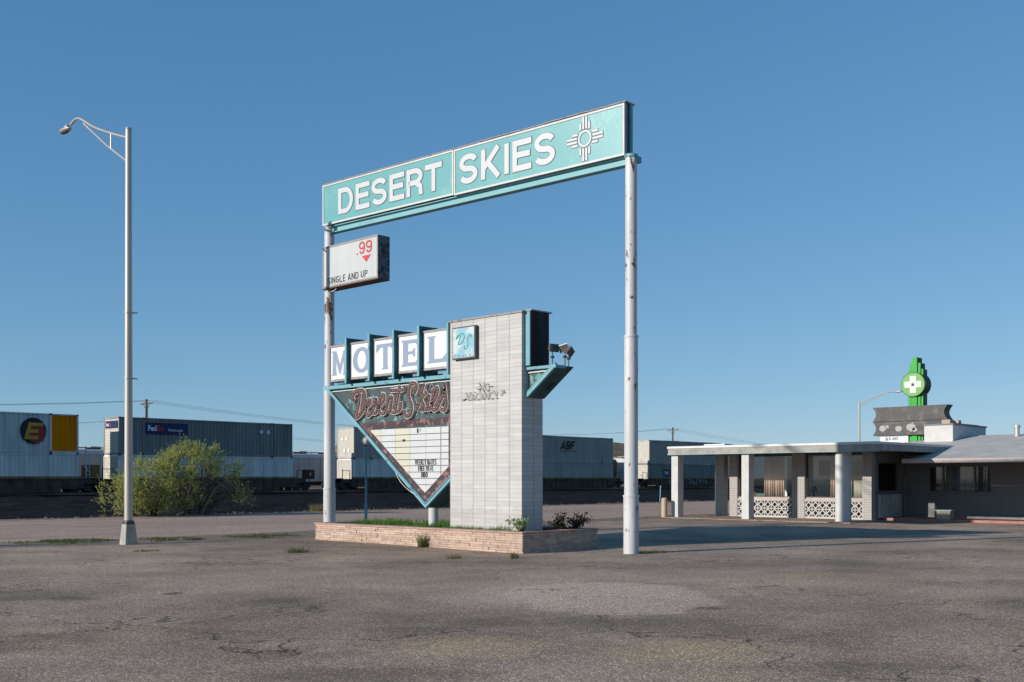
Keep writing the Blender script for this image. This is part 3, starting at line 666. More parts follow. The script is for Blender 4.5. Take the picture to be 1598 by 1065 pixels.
# NO VACANCY tubing
fn = frame((PU0, 18.88, 0), (0, -1, 0))
nv_ = MB(); nk = MB()
def tubes(text, x, y, h, sx, gap):
    for ch in text:
        g_, W = glyph(ch, .1)
        for ex, mb, dz in ((0, nv_, .045), (.022, nk, .032)):  # nk: dark offset copy of each letter stands in for the tubes' shadow
            for pl in g_:
                pts = [fn(x + (px * sx) * h + ex, y + py * h - ex, dz) for px, py in pl]
                mb.tube(pts, .0045 if mb is nk else .0060, 6)
        if ch != ' ':
            nk.tube([fn(x, y + h, .0), fn(x, y + h, .05)], .008, 6); nk.tube([fn(x + W * sx * h, y, .0), fn(x + W * sx * h, y, .05)], .008, 6)
        x += (W * sx + gap) * h
tubes('NO', 1.02, 3.66, .18, 1.15, .12); tubes('VACANCY', .58, 3.46, .17, 1.1, .13)
nk.tube([fn(.92, 3.72, .03), fn(.99, 3.70, .04), fn(1.1, 3.71, .04)], .012, 6); nk.tube([fn(1.33, 3.76, .04), fn(1.46, 3.74, .03)], .012, 6)
nk.tube([fn(.46, 3.47, .03), fn(.58, 3.50, .04)], .014, 6); nk.tube([fn(1.75, 3.62, .04), fn(1.85, 3.58, .03)], .014, 6); nk.tube([fn(1.73, 3.50, .04), fn(1.83, 3.64, .03)], .010, 6)
nv_.build('neon_tubing', 'neon', pyl, smooth=True); nk.build('tube_shadow_wiring', 'neon_dark', pyl, smooth=True).name = 'tube_shadows_and_wiring'

# wedge cabinet (inverted triangle that passes behind the pylon)
ft = frame((17.75, 24.05, 0), (0, -1, 0)); TL, TA, TR, TZ = (0, 4.10), (4.14, .885), (8.45, 4.10), 4.10
DEP = .54
wd = MB()
def wedge_part(pts, name, mat, d0, d1): return MB().prism(ft, pts, d0, d1).build(name, mat, t)
V_L = 5.16   # pylon's left edge (frame x), right edge 7.55
def on(p, q, x): return p[1] + (q[1] - p[1]) * (x - p[0]) / (q[0] - p[0])
# body of the wedge left of the pylon, and the arrow tip right of it
wb = wedge_part([(0.03, TZ), (4.14, .92), (V_L, on(TA, TR, V_L) + .03), (V_L, TZ)], 'wedge_cabinet', 'teal_under', -DEP, -.06)
wt = wedge_part([(7.58, on(TA, TR, 7.58) + .03), (8.40, TZ), (7.58, TZ)], 'arrow_tip', 'teal_under', -DEP, -.06)
wedge_part([(.30, 4.0), (4.14, 1.02), (V_L, on(TA, TR, V_L) + .12), (V_L, 4.0)], 'wedge_face', 'tri_face', -.059, -.045)
wedge_part([(7.585, on(TA, TR, 7.585) + .12), (8.28, TZ - .05), (7.585, TZ - .05)], 'tip_face', 'tri_face', -.059, -.045)
# rim: outer pale teal channel
rim = MB()
def bar(mb, p, q, wid, d0, d1, side=1):
    P, Q = Vector(p), Vector(q); dr = (Q - P).normalized(); nn = Vector((-dr.y, dr.x)) * wid * side
    mb.prism(ft, [tuple(P), tuple(Q), tuple(Q + nn), tuple(P + nn)], d0, d1)
bar(rim, TL, TA, .065, -.05, .03); bar(rim, TA, (V_L, on(TA, TR, V_L)), .065, -.05, .031)
rim.build('rim', 'teal_light', t)
rim = MB(); bar(rim, (7.58, on(TA, TR, 7.58)), TR, .085, -.05, .03); rim.build('rim', 'teal_light', t)
r2 = MB(); bar(r2, (.2, 4.02), (4.14, .99), .02, -.05, .036); bar(r2, (4.14, .99), (V_L, on((4.14, .99), (8.4, 4.16), V_L)), .02, -.05, .037)
r2.build('inner_rim', 'teal_light', t); r2 = MB(); bar(r2, (7.60, on((4.14, .99), (8.4, 4.16), 7.6)), (8.22, on((4.14, .99), (8.4, 4.16), 8.22)), .02, -.05, .036)
r2.build('inner_rim', 'teal_light', t)
tpb = MB(); tpb.prism(ft, [(-.02, 4.045), (V_L + .02, 4.045), (V_L + .02, 4.14), (-.02, 4.14)], -.30, .034); tpb.build('top_rail', 'teal_light', t); tpb = MB(); tpb.prism(ft, [(7.57, 4.06), (8.45, 4.06), (8.45, 4.125), (7.57, 4.125)], -.30, .034)
tpb.build('top_rail', 'teal_light', t)
tp = MB(); x = .28
while x < V_L:
    x1 = min(V_L, x + random.uniform(.3, .7)); z = 3.985 + random.uniform(-.006, .006)
    tp.ribbon(ft, [(x, z), (x1, z + random.uniform(-.008, .008))], .022, -.04, -.01); x = x1
tp.build('light_strip', 'trim_white', t); tp = MB(); tp.ribbon(ft, [(7.6, 4.0), (8.25, 4.01)], .025, -.04, .0); tp.build('light_strip', 'trim_white', t)
# box ladders below the MOTEL boxes
for x in (2.0, 3.1, 4.0, 4.75): MB().prism(ft, [(x, 4.141), (x + .16, 4.141), (x + .16, 4.20), (x, 4.20)], -.28, .0).build('mounting_block', 'fin_blue', t)
MB().prism(ft, [(.15, 4.141), (V_L, 4.141), (V_L, 4.22), (.15, 4.22)], -.5, -.30).build('back_rail', 'teal_dark', t)
# underside of the two sloped sides
un = MB()
for P, Q in ((TL, TA), (TA, (V_L, on(TA, TR, V_L)))): bar(un, P, Q, .02, -DEP - .03, -.051)
un.build('underside', 'teal_under', t)
un = MB(); bar(un, (7.57, on(TA, TR, 7.57)), TR, .02, -DEP - .03, -.051); un.build('underside', 'teal_under', t)
MB().prism(ft, [(7.82, on(TA, TR, 7.82) - .003), (8.02, on(TA, TR, 8.02) - .003), (8.02, on(TA, TR, 8.02) + .02), (7.82, on(TA, TR, 7.82) + .02)], -.42, -.33).build('access_hole', 'black', t)
# maroon flaking border and the reader board
bp = [(1.62, 2.90), (V_L - .01, 2.955), (V_L - .01, 3.12), (1.35, 3.07)]
o = MB().prism(ft, bp, -.044, -.034)
o.prism(ft, [(1.36, 3.06), (1.95, 2.86), (4.07, 1.25), (4.13, 1.04)], -.044, -.0345)
o.prism(ft, [(4.13, 1.04), (4.07, 1.25), (4.94, 1.92), (V_L - .01, 1.92), (V_L - .01, on(TA, TR, V_L) + .15)], -.044, -.0348)
o.prism(ft, [(4.935, 1.9), (V_L - .01, 1.9), (V_L - .01, 2.97), (4.935, 2.93)], -.044, -.0338)
o.build('flaking_border', 'tri_pink', t)
board = MB()
BO = [(1.93, 2.86), (4.93, 2.905), (4.93, 1.91), (4.07, 1.26)]
xs = [1.93, 2.36, 2.93, 3.50, 4.10, 4.65, 4.93]; cols = [1, 0, 1, 0, 0, 0]
# board columns: each acrylic strip clipped by the sloped edges
def lower(x): return on((1.93, 2.86), (4.07, 1.26), x) if x < 4.07 else on((4.07, 1.26), (4.93, 1.91), x)
for i in range(6):
    a, b = xs[i] + .004, xs[i + 1] - .004; pts = [(a, lower(a)), (b, lower(b)), (b, 2.885), (a, 2.885)]
    if a < 4.07 < b: pts = [(a, lower(a)), (4.07, 1.26), (b, lower(b)), (b, 2.885), (a, 2.885)]
    board.prism(ft, pts, -.043, -.028, cols[i])
bd = board.build('reader_board', ['board_white', 'board_cream'], t)
o = MB(); z = 2.72; k = 0
while z > 1.35:
    xl = 1.93 + (2.86 - z) * (4.07 - 1.93) / 1.6 + .02; xr = 4.93 if z > 1.91 else 4.07 + (z - 1.26) * .86 / .65
    o.prism(ft, [(xl, z), (xr, z), (xr, z + .012), (xl, z + .012)], -.027, -.018); z -= .158; k += 1
o.build('letter_track', 'black', bd)
MB().ribbon(ft, [(4.65, 2.9), (4.65, 1.72)], .018, -.027, -.0175).build('board_joint', 'box_frame', bd)
o = MB()
lettering(o, ft, 'WEEKLY RATES', 3.70, 1.955, .135, w=.14, d=-.015, sx=.56, gap=.15)
lettering(o, ft, 'FREE WI-FI', 3.82, 1.798, .135, w=.14, d=-.015, sx=.56, gap=.15)
lettering(o, ft, 'HBO', 3.94, 1.64, .135, w=.14, d=-.015, sx=.66, gap=.18)
lettering(o, ft, 'U', 3.78, 2.75, .12, w=.16, d=-.015, sx=.6); lettering(o, ft, 'I', 3.90, 2.79, .07, w=.16, d=-.015, sx=.6)
o.build('board_letters', 'black', bd)
MB().ribbon(ft, [(3.22, 2.60), (3.27, 2.57), (3.32, 2.60)], .05, -.026, -.018).build('board_hole', 'rust_under', bd)
# script channel letters
SCR = [[[(1.55, 3.84), (1.5, 3.56), (1.38, 3.26)], [(1.28, 3.73), (1.24, 3.81), (1.34, 3.9), (1.54, 3.94), (1.71, 3.91), (1.78, 3.76), (1.75, 3.55), (1.64, 3.37), (1.47, 3.25), (1.36, 3.24)]], [[(1.85, 3.49), (1.98, 3.57), (2.0, 3.67), (1.91, 3.66), (1.83, 3.51), (1.83, 3.35), (1.89, 3.26), (2.0, 3.3), (2.14, 3.44)]], [[(2.14, 3.46), (2.23, 3.68), (2.25, 3.56), (2.29, 3.43), (2.22, 3.33), (2.11, 3.32)]], [[(2.36, 3.46), (2.53, 3.61), (2.58, 3.75), (2.5, 3.78), (2.39, 3.64), (2.36, 3.43), (2.43, 3.31), (2.55, 3.3), (2.66, 3.43)]], [[(2.66, 3.43), (2.75, 3.67), (2.8, 3.7), (2.88, 3.68), (2.84, 3.49), (2.81, 3.32)]], [[(3.19, 3.95), (3.13, 3.76), (3.06, 3.52), (3.03, 3.35), (2.96, 3.3), (2.87, 3.32)], [(2.85, 3.87), (3.29, 3.86)], [(3.03, 3.31), (3.15, 3.34), (3.23, 3.44), (3.23, 3.53)]], [[(3.76, 3.77), (3.83, 3.92), (3.76, 3.99), (3.65, 3.99), (3.53, 3.86), (3.54, 3.67), (3.63, 3.47), (3.63, 3.3), (3.52, 3.19), (3.39, 3.23), (3.37, 3.32)]], [[(4.11, 3.94), (4.03, 3.78), (3.96, 3.56), (3.84, 3.34)], [(3.97, 3.58), (4.2, 3.75)], [(4.01, 3.57), (4.1, 3.43), (4.03, 3.32), (4.15, 3.33)]], [[(4.3, 3.67), (4.24, 3.44), (4.24, 3.32), (4.35, 3.36)], [(4.37, 3.87), (4.4, 3.89)]], [[(4.42, 3.45), (4.56, 3.65), (4.61, 3.8), (4.54, 3.83), (4.44, 3.65), (4.39, 3.42), (4.46, 3.3), (4.59, 3.34), (4.68, 3.49)]], [[(4.69, 3.49), (4.83, 3.68), (4.86, 3.85), (4.9, 3.59), (4.92, 3.4), (4.83, 3.28), (4.73, 3.31)]]]
k = 0
for L_ in SCR:
    big = L_ is SCR[0] or L_ is SCR[6]
    wE, wI = (.148, .112) if big else (.122, .090)
    e = MB(); i_ = MB()
    for pl in L_:
        sp = [tuple(p) for p in smoothpath(pl, 5)]; dk = .0011 * (k % 13); k += 1
        e.ribbon(ft, sp, wE, -.045, .034 + dk, ext=wE * .3)
        i_.ribbon(ft, sp, wI, .030, .050 + dk, ext=wI * .3)
        acc = 0
        for a, b in zip(sp, sp[1:]):
            acc += math.hypot(b[0] - a[0], b[1] - a[1])
            if acc > .062: acc = 0; i_.ball(ft(b[0] + random.uniform(-.012, .012), b[1], .052 + dk), .0125, nu=6, nv=4, mi=1)
    lo = i_.build('script_letter', ['script_body', 'bulb'], t)
    e.build('letter_rim', 'script_edge', lo)
# loose cable along the wedge's lower edge
MB().tube(smoothpath([ft(1.9, 2.62, -.1), ft(2.15, 2.36, -.05), ft(2.6, 2.06, -.1), ft(2.78, 1.88, -.1), ft(3.05, 1.55, -.08), ft(3.4, 1.30, -.1), ft(3.75, 1.14, -.12)], 5), .006, 6).build('loose_cable', 'galv', t, smooth=True)
# support post under the wedge
o = MB(); o.cyl(18.12, 20.05, .2, 1.12, .125, n=28); o.build('support_post', 'pole_r', t, smooth=True)
# MOTEL boxes and fins
fm = frame((17.68, 23.72, 0), (0, -1, 0))
def mz(x): return .012 * x
edges = [.0, .845, 1.815, 2.795, 3.755, 4.77]
SER = {   # latin style serif letters in a unit cell (width, outline(s), holes drawn as separate strokes)
    'M': (1.05, [[(0, 0), (.36, 0), (.30, .08), (.28, .60), (.50, .05), (.56, .05), (.78, .62), (.76, .08), (.70, 0), (1.05, 0), (1.0, .08), (.98, .92), (1.05, 1), (.76, 1), (.54, .42), (.30, 1), (0, 1), (.08, .92), (.06, .08)]]),
    'T': (.92, [[(.28, 0), (.64, 0), (.57, .10), (.57, .86), (.70, .86), (.86, .70), (.92, .70), (.90, 1), (.02, 1), (0, .70), (.06, .70), (.22, .86), (.35, .86), (.35, .10)]]),
    'E': (.88, [[(0, 0), (.84, 0), (.88, .30), (.82, .30), (.66, .14), (.32, .14), (.32, .45), (.52, .45), (.58, .34), (.64, .34), (.64, .66), (.58, .66), (.52, .56), (.32, .56), (.32, .86), (.64, .86), (.80, .70), (.86, .70), (.84, 1), (0, 1), (.09, .90), (.09, .10)]]),
    'L': (.88, [[(0, 0), (.84, 0), (.90, .32), (.84, .32), (.66, .14), (.32, .14), (.32, .90), (.40, 1), (0, 1), (.09, .90), (.09, .10)]]),
}
bxs = [('M', .06, .72), ('O', .99, .74), ('T', 1.96, .74), ('E', 2.95, .74), ('L', 3.93, .74)]
for i in range(5):
    x0, x1 = edges[i] + .02, edges[i + 1] - .02; zb, zt = 4.235 + mz(x0), 5.165 + mz(x0)
    bxo = MB().prism(fm, [(x0, zb), (x1, zb), (x1, zt), (x0, zt)], -.30, 0).build('letter_box', 'box_frame', t)
    MB().prism(fm, [(x0 - .01, zt - .0), (x1 + .01, zt - .0), (x1 + .01, zt + .05), (x0 - .01, zt + .05)], -.30, .03).build('box_top', 'rusty_flash', bxo)
    MB().prism(fm, [(x0, zb), (x1, zb), (x1, zb + .06), (x0, zb + .06)], .0005, .02).build('box_sill', 'box_frame', bxo)
    MB().prism(fm, [(x0 + .01, zb + .06), (x1 - .01, zb + .06), (x1 - .01, zt - .0), (x0 + .01, zt - .0)], .0005, .008).build('box_face', 'panel_white', bxo)
    ch, lx, lw = bxs[i]; h = .66; y0 = 4.40 + mz(x0); lt = MB()
    if ch == 'O':
        c0 = lx + lw / 2; ring_o = arc(c0, y0 + h / 2, lw / 2, h / 2 + .01, 0, 360, 40)[:-1]; ring_i = arc(c0, y0 + h / 2, lw / 2 - .19, h / 2 - .09, 0, 360, 40)[:-1]
        nn = 40; o_ = 0
        lt.v += [tuple(fm(a, b, .012)) for a, b in ring_o] + [tuple(fm(a, b, .012)) for a, b in ring_i]
        for q in range(nn): lt.f.append((q, (q + 1) % nn, nn + (q + 1) % nn, nn + q)); lt.m.append(0)
    else:
        W_, outs = SER[ch]
        for ou in outs: lt.flat(fm, [(lx + a * lw / W_, y0 + b * h) for a, b in ou], .012)
    lt.build('letter', 'motel_blue', bxo)
for x in edges[1:-1]:
    MB().prism(fm, [(x - .018, 4.142), (x + .018, 4.142), (x + .018, 5.34 + mz(x)), (x - .018, 5.34 + mz(x))], -.50, .125).build('fin', 'teal_dark', t)
    MB().prism(fm, [(x - .034, 4.142), (x + .034, 4.142), (x + .034, 5.345 + mz(x)), (x - .034, 5.345 + mz(x))], .126, .15).build('fin_edge', 'teal_light', t)
MB().prism(fm, [(-.02, 4.23), (.015, 4.23), (.015, 5.2), (-.02, 5.2)], -.30, -.005).build('end_panel', 'rust_under', t)
MB().tube(smoothpath([fm(-.05, 5.20, -.1), fm(.1, 5.29, -.1), fm(.3, 5.28, -.1), fm(.42, 5.22, -.1)], 5), .01, 6).build('loose_cable', 'wire', t, smooth=True)

# ================================================================== FLOODLIGHTS on the arrow tip
def floodlight(name, label, base, h, yaw, pitch, roll=0):
    o = thing(name, label, 'floodlight', 'floodlights on the arrow tip of the motel sign'); o.location = base
    MB().cyl(0, 0, 0, h, .013, n=10).build('stem', 'galv_dark', o, smooth=True)
    MB().box(-.03, .03, -.03, .03, h * .55, h * .55 + .05).build('knuckle', 'black', o)
    hd = MB(); hd.add([(-.07, -.09, -.055), (-.07, .09, -.055), (-.07, .09, .055), (-.07, -.09, .055), (.06, -.15, -.095), (.06, .15, -.095), (.06, .15, .095), (.06, -.15, .095)],
                      [(0, 1, 2, 3)[::-1], (0, 4, 5, 1)[::-1], (1, 5, 6, 2)[::-1], (2, 6, 7, 3)[::-1], (3, 7, 4, 0)[::-1], (4, 7, 6, 5)[::-1]])
    hd.box(.061, .085, -.155, .155, -.1, .1)
    q = hd.build('lamp_head', 'box_dark' if pitch != 18 else 'galv', o, bevel=.008); q.scale = (.9, .82, .9); q.location = (0, 0, h + .07); q.rotation_euler = (R(roll), R(pitch), R(yaw))  # tipped head gets pale metal all over to show its sunlit side
    gq = MB().box(.086, .090, -.13, .13, -.078, .078).build('lens', 'sign_grey', q)
    return o
floodlight('floodlight', 'floodlight standing alone with its face level, nearest the dark side cabinet', (17.98, 15.93, 4.12), .34, -100, 0)
floodlight('floodlight', 'tipped floodlight at the outer end of the arrow tip with a sunlit white side', (18.20, 15.75, 4.12), .36, 200, 18, 14)
floodlight('floodlight', 'tilted floodlight in front of its neighbour at the outer end of the arrow tip', (18.22, 15.66, 4.12), .28, -80, 25, -25)

# ================================================================== STONE PLANTER
t = thing('stone_planter', 'long low planter of pink stacked sandstone at the foot of the motel sign', 'planter')
QU0, QU1, QV0, QV1, QH = 17.02, 19.60, 15.95, 23.50, .405
MB().box(QU0 + .03, QU0 + .30, QV0 + .03, QV1 - .03, -.15, QH - .01).box(QU1 - .30, QU1 - .03, QV0 + .03, QV1 - .03, -.15, QH - .012).box(QU0 + .30, QU1 - .30, QV0 + .03, QV0 + .30, -.15, QH - .014).box(QU0 + .30, QU1 - .30, QV1 - .30, QV1 - .03, -.15, QH - .014).build('wall_core', 'stone_gap', t)
st = MB(); rows = 9; rh = (QH + .09) / rows
def course(fx, length):
    for r_ in range(rows):
        x = 0; z0 = -.09 + r_ * rh
        while x < length - .02:
            ln = random.choice((.18, .3, .42, .55, .75)) * random.uniform(.8, 1.2); x1 = min(length, x + ln)
            if length - x1 < .12: x1 = length
            pr = random.uniform(-.012, .012); zz = z0 + random.uniform(.001, .004)
            hgt = rh - .005
            st.prism(fx, [(x + .004, zz), (x1 - .003, zz + random.uniform(-.001, .001)), (x1 - .003, zz + hgt), (x + .004, zz + hgt)], -.05, pr, random.randrange(5)); x = x1
course(frame((QU0, QV1, 0), (0, -1, 0)), QV1 - QV0); course(frame((QU0 + .0, QV0, 0), (1, 0, 0)), QU1 - QU0)
course(frame((QU1, QV0, 0), (0, 1, 0)), QV1 - QV0); course(frame((QU1, QV1, 0), (-1, 0, 0)), QU1 - QU0)
st.build('stone_facing', ['stone0', 'stone1', 'stone2', 'stone3', 'stone4'], t)
cp = MB()
for (a, b, c_, d_) in ((QU0 - .03, QU0 + .28, QV0 - .03, QV1 + .03), (QU1 - .28, QU1 + .03, QV0 - .03, QV1 + .03)):
    v = c_
    while v < d_ - .02:
        v1 = min(d_, v + random.uniform(.4, .9)); cp.box(a + random.uniform(-.008, .008), b, v + .003, v1, QH, QH + .035 + random.uniform(0, .006)); v = v1
for (c_, d_) in ((QV0 - .03, QV0 + .26), (QV1 - .26, QV1 + .03)):
    u = QU0 + .285
    while u < QU1 - .30:
        u1 = min(QU1 - .285, u + random.uniform(.4, .8)); cp.box(u, u1 - .004, c_, d_, QH, QH + .037 + random.uniform(0, .006)); u = u1
cp.build('capstones', 'stone_cap', t, bevel=.006)
MB().box(QU0 + .27, QU1 - .27, QV0 + .27, QV1 - .27, .1, QH - .03).build('soil', 'earth', t)

# ================================================================== planter plants
def blades(mb, c, rad, n, h, wd=.006, lean=.5, zf=None, flat_=1.0):
    for _ in range(n):
        a = random.uniform(0, 6.283); r_ = rad * math.sqrt(random.random()); x = c[0] + r_ * math.cos(a); y = c[1] + r_ * math.sin(a) * flat_
        z = c[2] if zf is None else zf(x, y); hh = h * random.uniform(.5, 1.15); b = random.uniform(0, 6.283); l = lean * hh * random.random(); w_ = wd * random.uniform(.7, 1.4)
        c2 = random.uniform(0, 6.283); dx, dy = math.cos(c2) * w_, math.sin(c2) * w_
        mx, my = x + math.cos(b) * l * .4, y + math.sin(b) * l * .4
        mb.add([(x - dx, y - dy, z), (x + dx, y + dy, z), (mx + dx * .7, my + dy * .7, z + hh * .6), (mx - dx * .7, my - dy * .7, z + hh * .6), (x + math.cos(b) * l, y + math.sin(b) * l, z + hh)], [(0, 1, 2, 3), (3, 2, 4)])
gr = MB()
for v in [16.9 + i * .11 for i in range(70)]:
    for q in range(3):
        if 16.5 < v and v < 23.15 and not (18.9 < v < 19.2 and q == 0):
            u_ = random.uniform(17.32, 17.56) if 16.4 < v < 18.95 else random.uniform(17.35, 18.2)
            blades(gr, (u_, v + random.uniform(-.05, .05), QH - .04), .09, int(22 * random.uniform(.4, 1.4)), .22 * (.55 + .6 * abs(mnoise.noise(Vector((v * 1.1, 0, 0)))) * 1.6), .005)
for _ in range(120):
    blades(gr, (random.uniform(18.0, 19.2), random.uniform(18.9, 23.1), QH - .04), .12, 14, .20, .006)
tag(gr.build('grass', 'grass'), 'lush green grass filling the stone planter around the sign', 'grass', kind='stuff')
def leafy(name, label, c, r_, h, n, mats, leafsize=.035, stems=7, cat='shrub', up=.3, group=None):
    o = thing(name, label, cat, group); o.location = c; sm = MB(); lf = MB()
    for s_ in range(stems):
        a = random.uniform(0, 6.283); rr = r_ * random.uniform(.3, 1); top = Vector((math.cos(a) * rr, math.sin(a) * rr, h * random.uniform(.6, 1)))
        path = smoothpath([(0, 0, 0), (top.x * .3, top.y * .3, top.z * .5), tuple(top)], 6); sm.tube(path, [.010 - .006 * i / (len(path) - 1) for i in range(len(path))], 5)
        for _ in range(n // stems):
            p = path[random.randrange(3, len(path))] + Vector([random.gauss(0, r_ * .13) for _ in range(3)]); l = leafsize * random.uniform(.6, 1.4)
            d = Vector((random.gauss(0, 1), random.gauss(0, 1), random.gauss(up, .8))).normalized(); sd_ = d.cross(Vector((random.gauss(0, 1), random.gauss(0, 1), random.gauss(0, 1)))).normalized() * l * .42
            lf.add([p, p + d * l * .5 + sd_, p + d * l, p + d * l * .5 - sd_], [(0, 1, 2, 3)])
    sm.build('stems', mats[1], o); lf.build('foliage', mats[0], o); return o
leafy('leafy_plant', 'pale green leafy plant at the front right corner of the stone planter', (17.36, 16.33, QH - .03), .28, .36, 420, ('shrub_pale', 'bark'), .06)
leafy('shrub', 'dark reddish shrub in the planter just right of the pylon', (18.55, 16.25, QH - .03), .24, .42, 420, ('shrub_dark', 'bark'), .05)
leafy('shrub', 'larger ragged dark shrub near the right end of the planter', (19.15, 16.28, QH - .03), .40, .40, 420, ('shrub_dark', 'bark'), .055, 11)
leafy('shrub', 'low dark green ground shrub between the two reddish shrubs', (18.85, 16.35, QH - .03), .40, .2, 500, ('weed', 'bark'), .045, 10)

# ================================================================== GLOBE LAMP
t = thing('globe_lamp', 'slim teal post lamp with a white globe behind the wedge sign', 'lamp')
t.location = (19.0, 23.85, 0)
MB().cyl(0, 0, .3, .85, .042, n=20).cyl(0, 0, .85, 2.58, .030, n=20).cyl(0, 0, .83, .87, .05, n=20).build('post', 'fin_blue', t, smooth=True)
MB().ball((0, 0, 2.68), .125, nu=24, nv=16).build('globe', 'trim_white', t, smooth=True)
MB().cyl(0, 0, 2.54, 2.60, .055, .06, n=20).build('collar', 'galv_dark', t, smooth=True)

# ================================================================== STREET LAMPS
t = thing('street_lamp', 'tall grey street lamp on a tapered concrete base beside the road at left', 'street lamp')
lx, ly = 12.93, 25.80; t.location = (lx, ly, 0)
o = MB(); s0, s1 = .175, .125
o.add([(-s0, -s0, -.12), (s0, -s0, -.12), (s0, s0, -.12), (-s0, s0, -.12), (-s1, -s1, .46), (s1, -s1, .46), (s1, s1, .46), (-s1, s1, .46)], [(0, 3, 2, 1), (4, 5, 6, 7), (0, 1, 5, 4), (1, 2, 6, 5), (2, 3, 7, 6), (3, 0, 4, 7)])
o.build('base', 'concrete', t, bevel=.02)
o = MB().box(-.118, .118, -.118, .118, .461, .485)
for a in (-1, 1):
    for b in (-1, 1): o.cyl(a * .095, b * .095, .48, .545, .014, n=8)
o.cyl(0, 0, .485, .56, .118, .105, n=24); o.build('base_plate', 'galv_dark', t, smooth=True)
MB().cyl(0, 0, .50, 10.45, .105, .076, n=28).build('pole', 'galv', t, smooth=True)
MB().cyl(0, 0, 10.452, 10.50, .085, .07, n=24).build('pole_cap', 'galv', t, smooth=True)
for z in (4.13, 5.80): MB().cyl(0, 0, z, z + .035, .108, n=24).box(.05, .19, -.11, -.09, z, z + .035).build('strap', 'galv', t, smooth=True)
o = MB(); o.tube(smoothpath([(0, .06, 10.27), (0, .9, 10.56), (0, 1.9, 10.95), (0, 2.7, 11.35), (0, 3.05, 11.42), (0, 3.35, 11.34)], 6), .034, 10)
o.tube([(0, .06, 9.66), (0, 1.2, 10.32), (0, 2.55, 11.20)], .026, 8); o.tube([(0, .95, 10.56), (0, .95, 10.18)], .022, 8)
o.build('arm', 'galv', t, smooth=True)
o = MB(); o.ball((0, 3.68, 11.27), .105, .33, .065, nu=20, nv=12); o.box(-.05, .05, 3.48, 3.66, 11.30, 11.37)
h_ = o.build('lamp_head', 'galv', t, smooth=True)
MB().ball((0, 3.72, 11.24), .085, .24, .055, nu=20, nv=10).build('lens', 'sign_grey', h_, smooth=True)
t = thing('street_lamp', 'thin distant street lamp with an angled arm beside the grey sign board', 'street lamp')
t.location = (88.32, 42.6, 0)
MB().cyl(0, 0, 0, 8.35, .10, .075, n=12).build('pole', 'galv', t, smooth=True)
o = MB(); o.tube(smoothpath([(0, 0, 8.2), (.3, -1.3, 8.75), (.5, -2.3, 9.05), (.6, -2.9, 9.05)], 4), .04, 8); o.tube([(0, 0, 7.9), (.3, -1.3, 8.6), (.45, -2.1, 8.98)], .03, 6); o.build('arm', 'galv', t, smooth=True)
MB().ball((.65, -3.2, 9.08), .13, .42, .09, nu=12, nv=8).build('lamp_head', 'galv', t, smooth=True)

# ================================================================== FREIGHT TRAIN
def cont_mat(name, col, var=.22): return plain(name, col, .8, var=var, scale=1.6, streak=True, spec=.1)
C = {'blue_grey': cont_mat('blue_grey_container_paint', (.70, .70, .68)), 'yellow': cont_mat('yellow_container_paint', (.95, .27, .004)), 'grey': cont_mat('grey_container_paint', (.30, .30, .285)),
     'pale': cont_mat('pale_container_paint', (.84, .81, .77)), 'mid': cont_mat('mid_grey_container_paint', (.50, .46, .42)), 'end': peel('rusty_pale_container_end', (.62, .58, .50), (.34, .18, .09), .60, .66, 2.2, .6)}
VF, VB = 80.0, 82.59
def corr(mb, u0, u1, z0, z1, v, out=-1, pitch=.34, dep=.085, mi=0):
    """corrugated sheet: trapezoid ribs running up the side"""
    n = max(1, int((u1 - u0) / pitch)); p = (u1 - u0) / n; pr = [(0, 0), (.28, 0), (.42, dep), (.86, dep), (1, 0)]
    pts = [(u0, v)]
    for i in range(n):
        for a, d in pr[1:]: pts.append((u0 + (i + a) * p, v - out * d))
    o = len(mb.v)
    for x, y in pts: mb.v += [(x, y, z0), (x, y, z1)]
    for i in range(len(pts) - 1): mb.f.append((o + 2 * i, o + 2 * i + 2, o + 2 * i + 3, o + 2 * i + 1)); mb.m.append(mi)
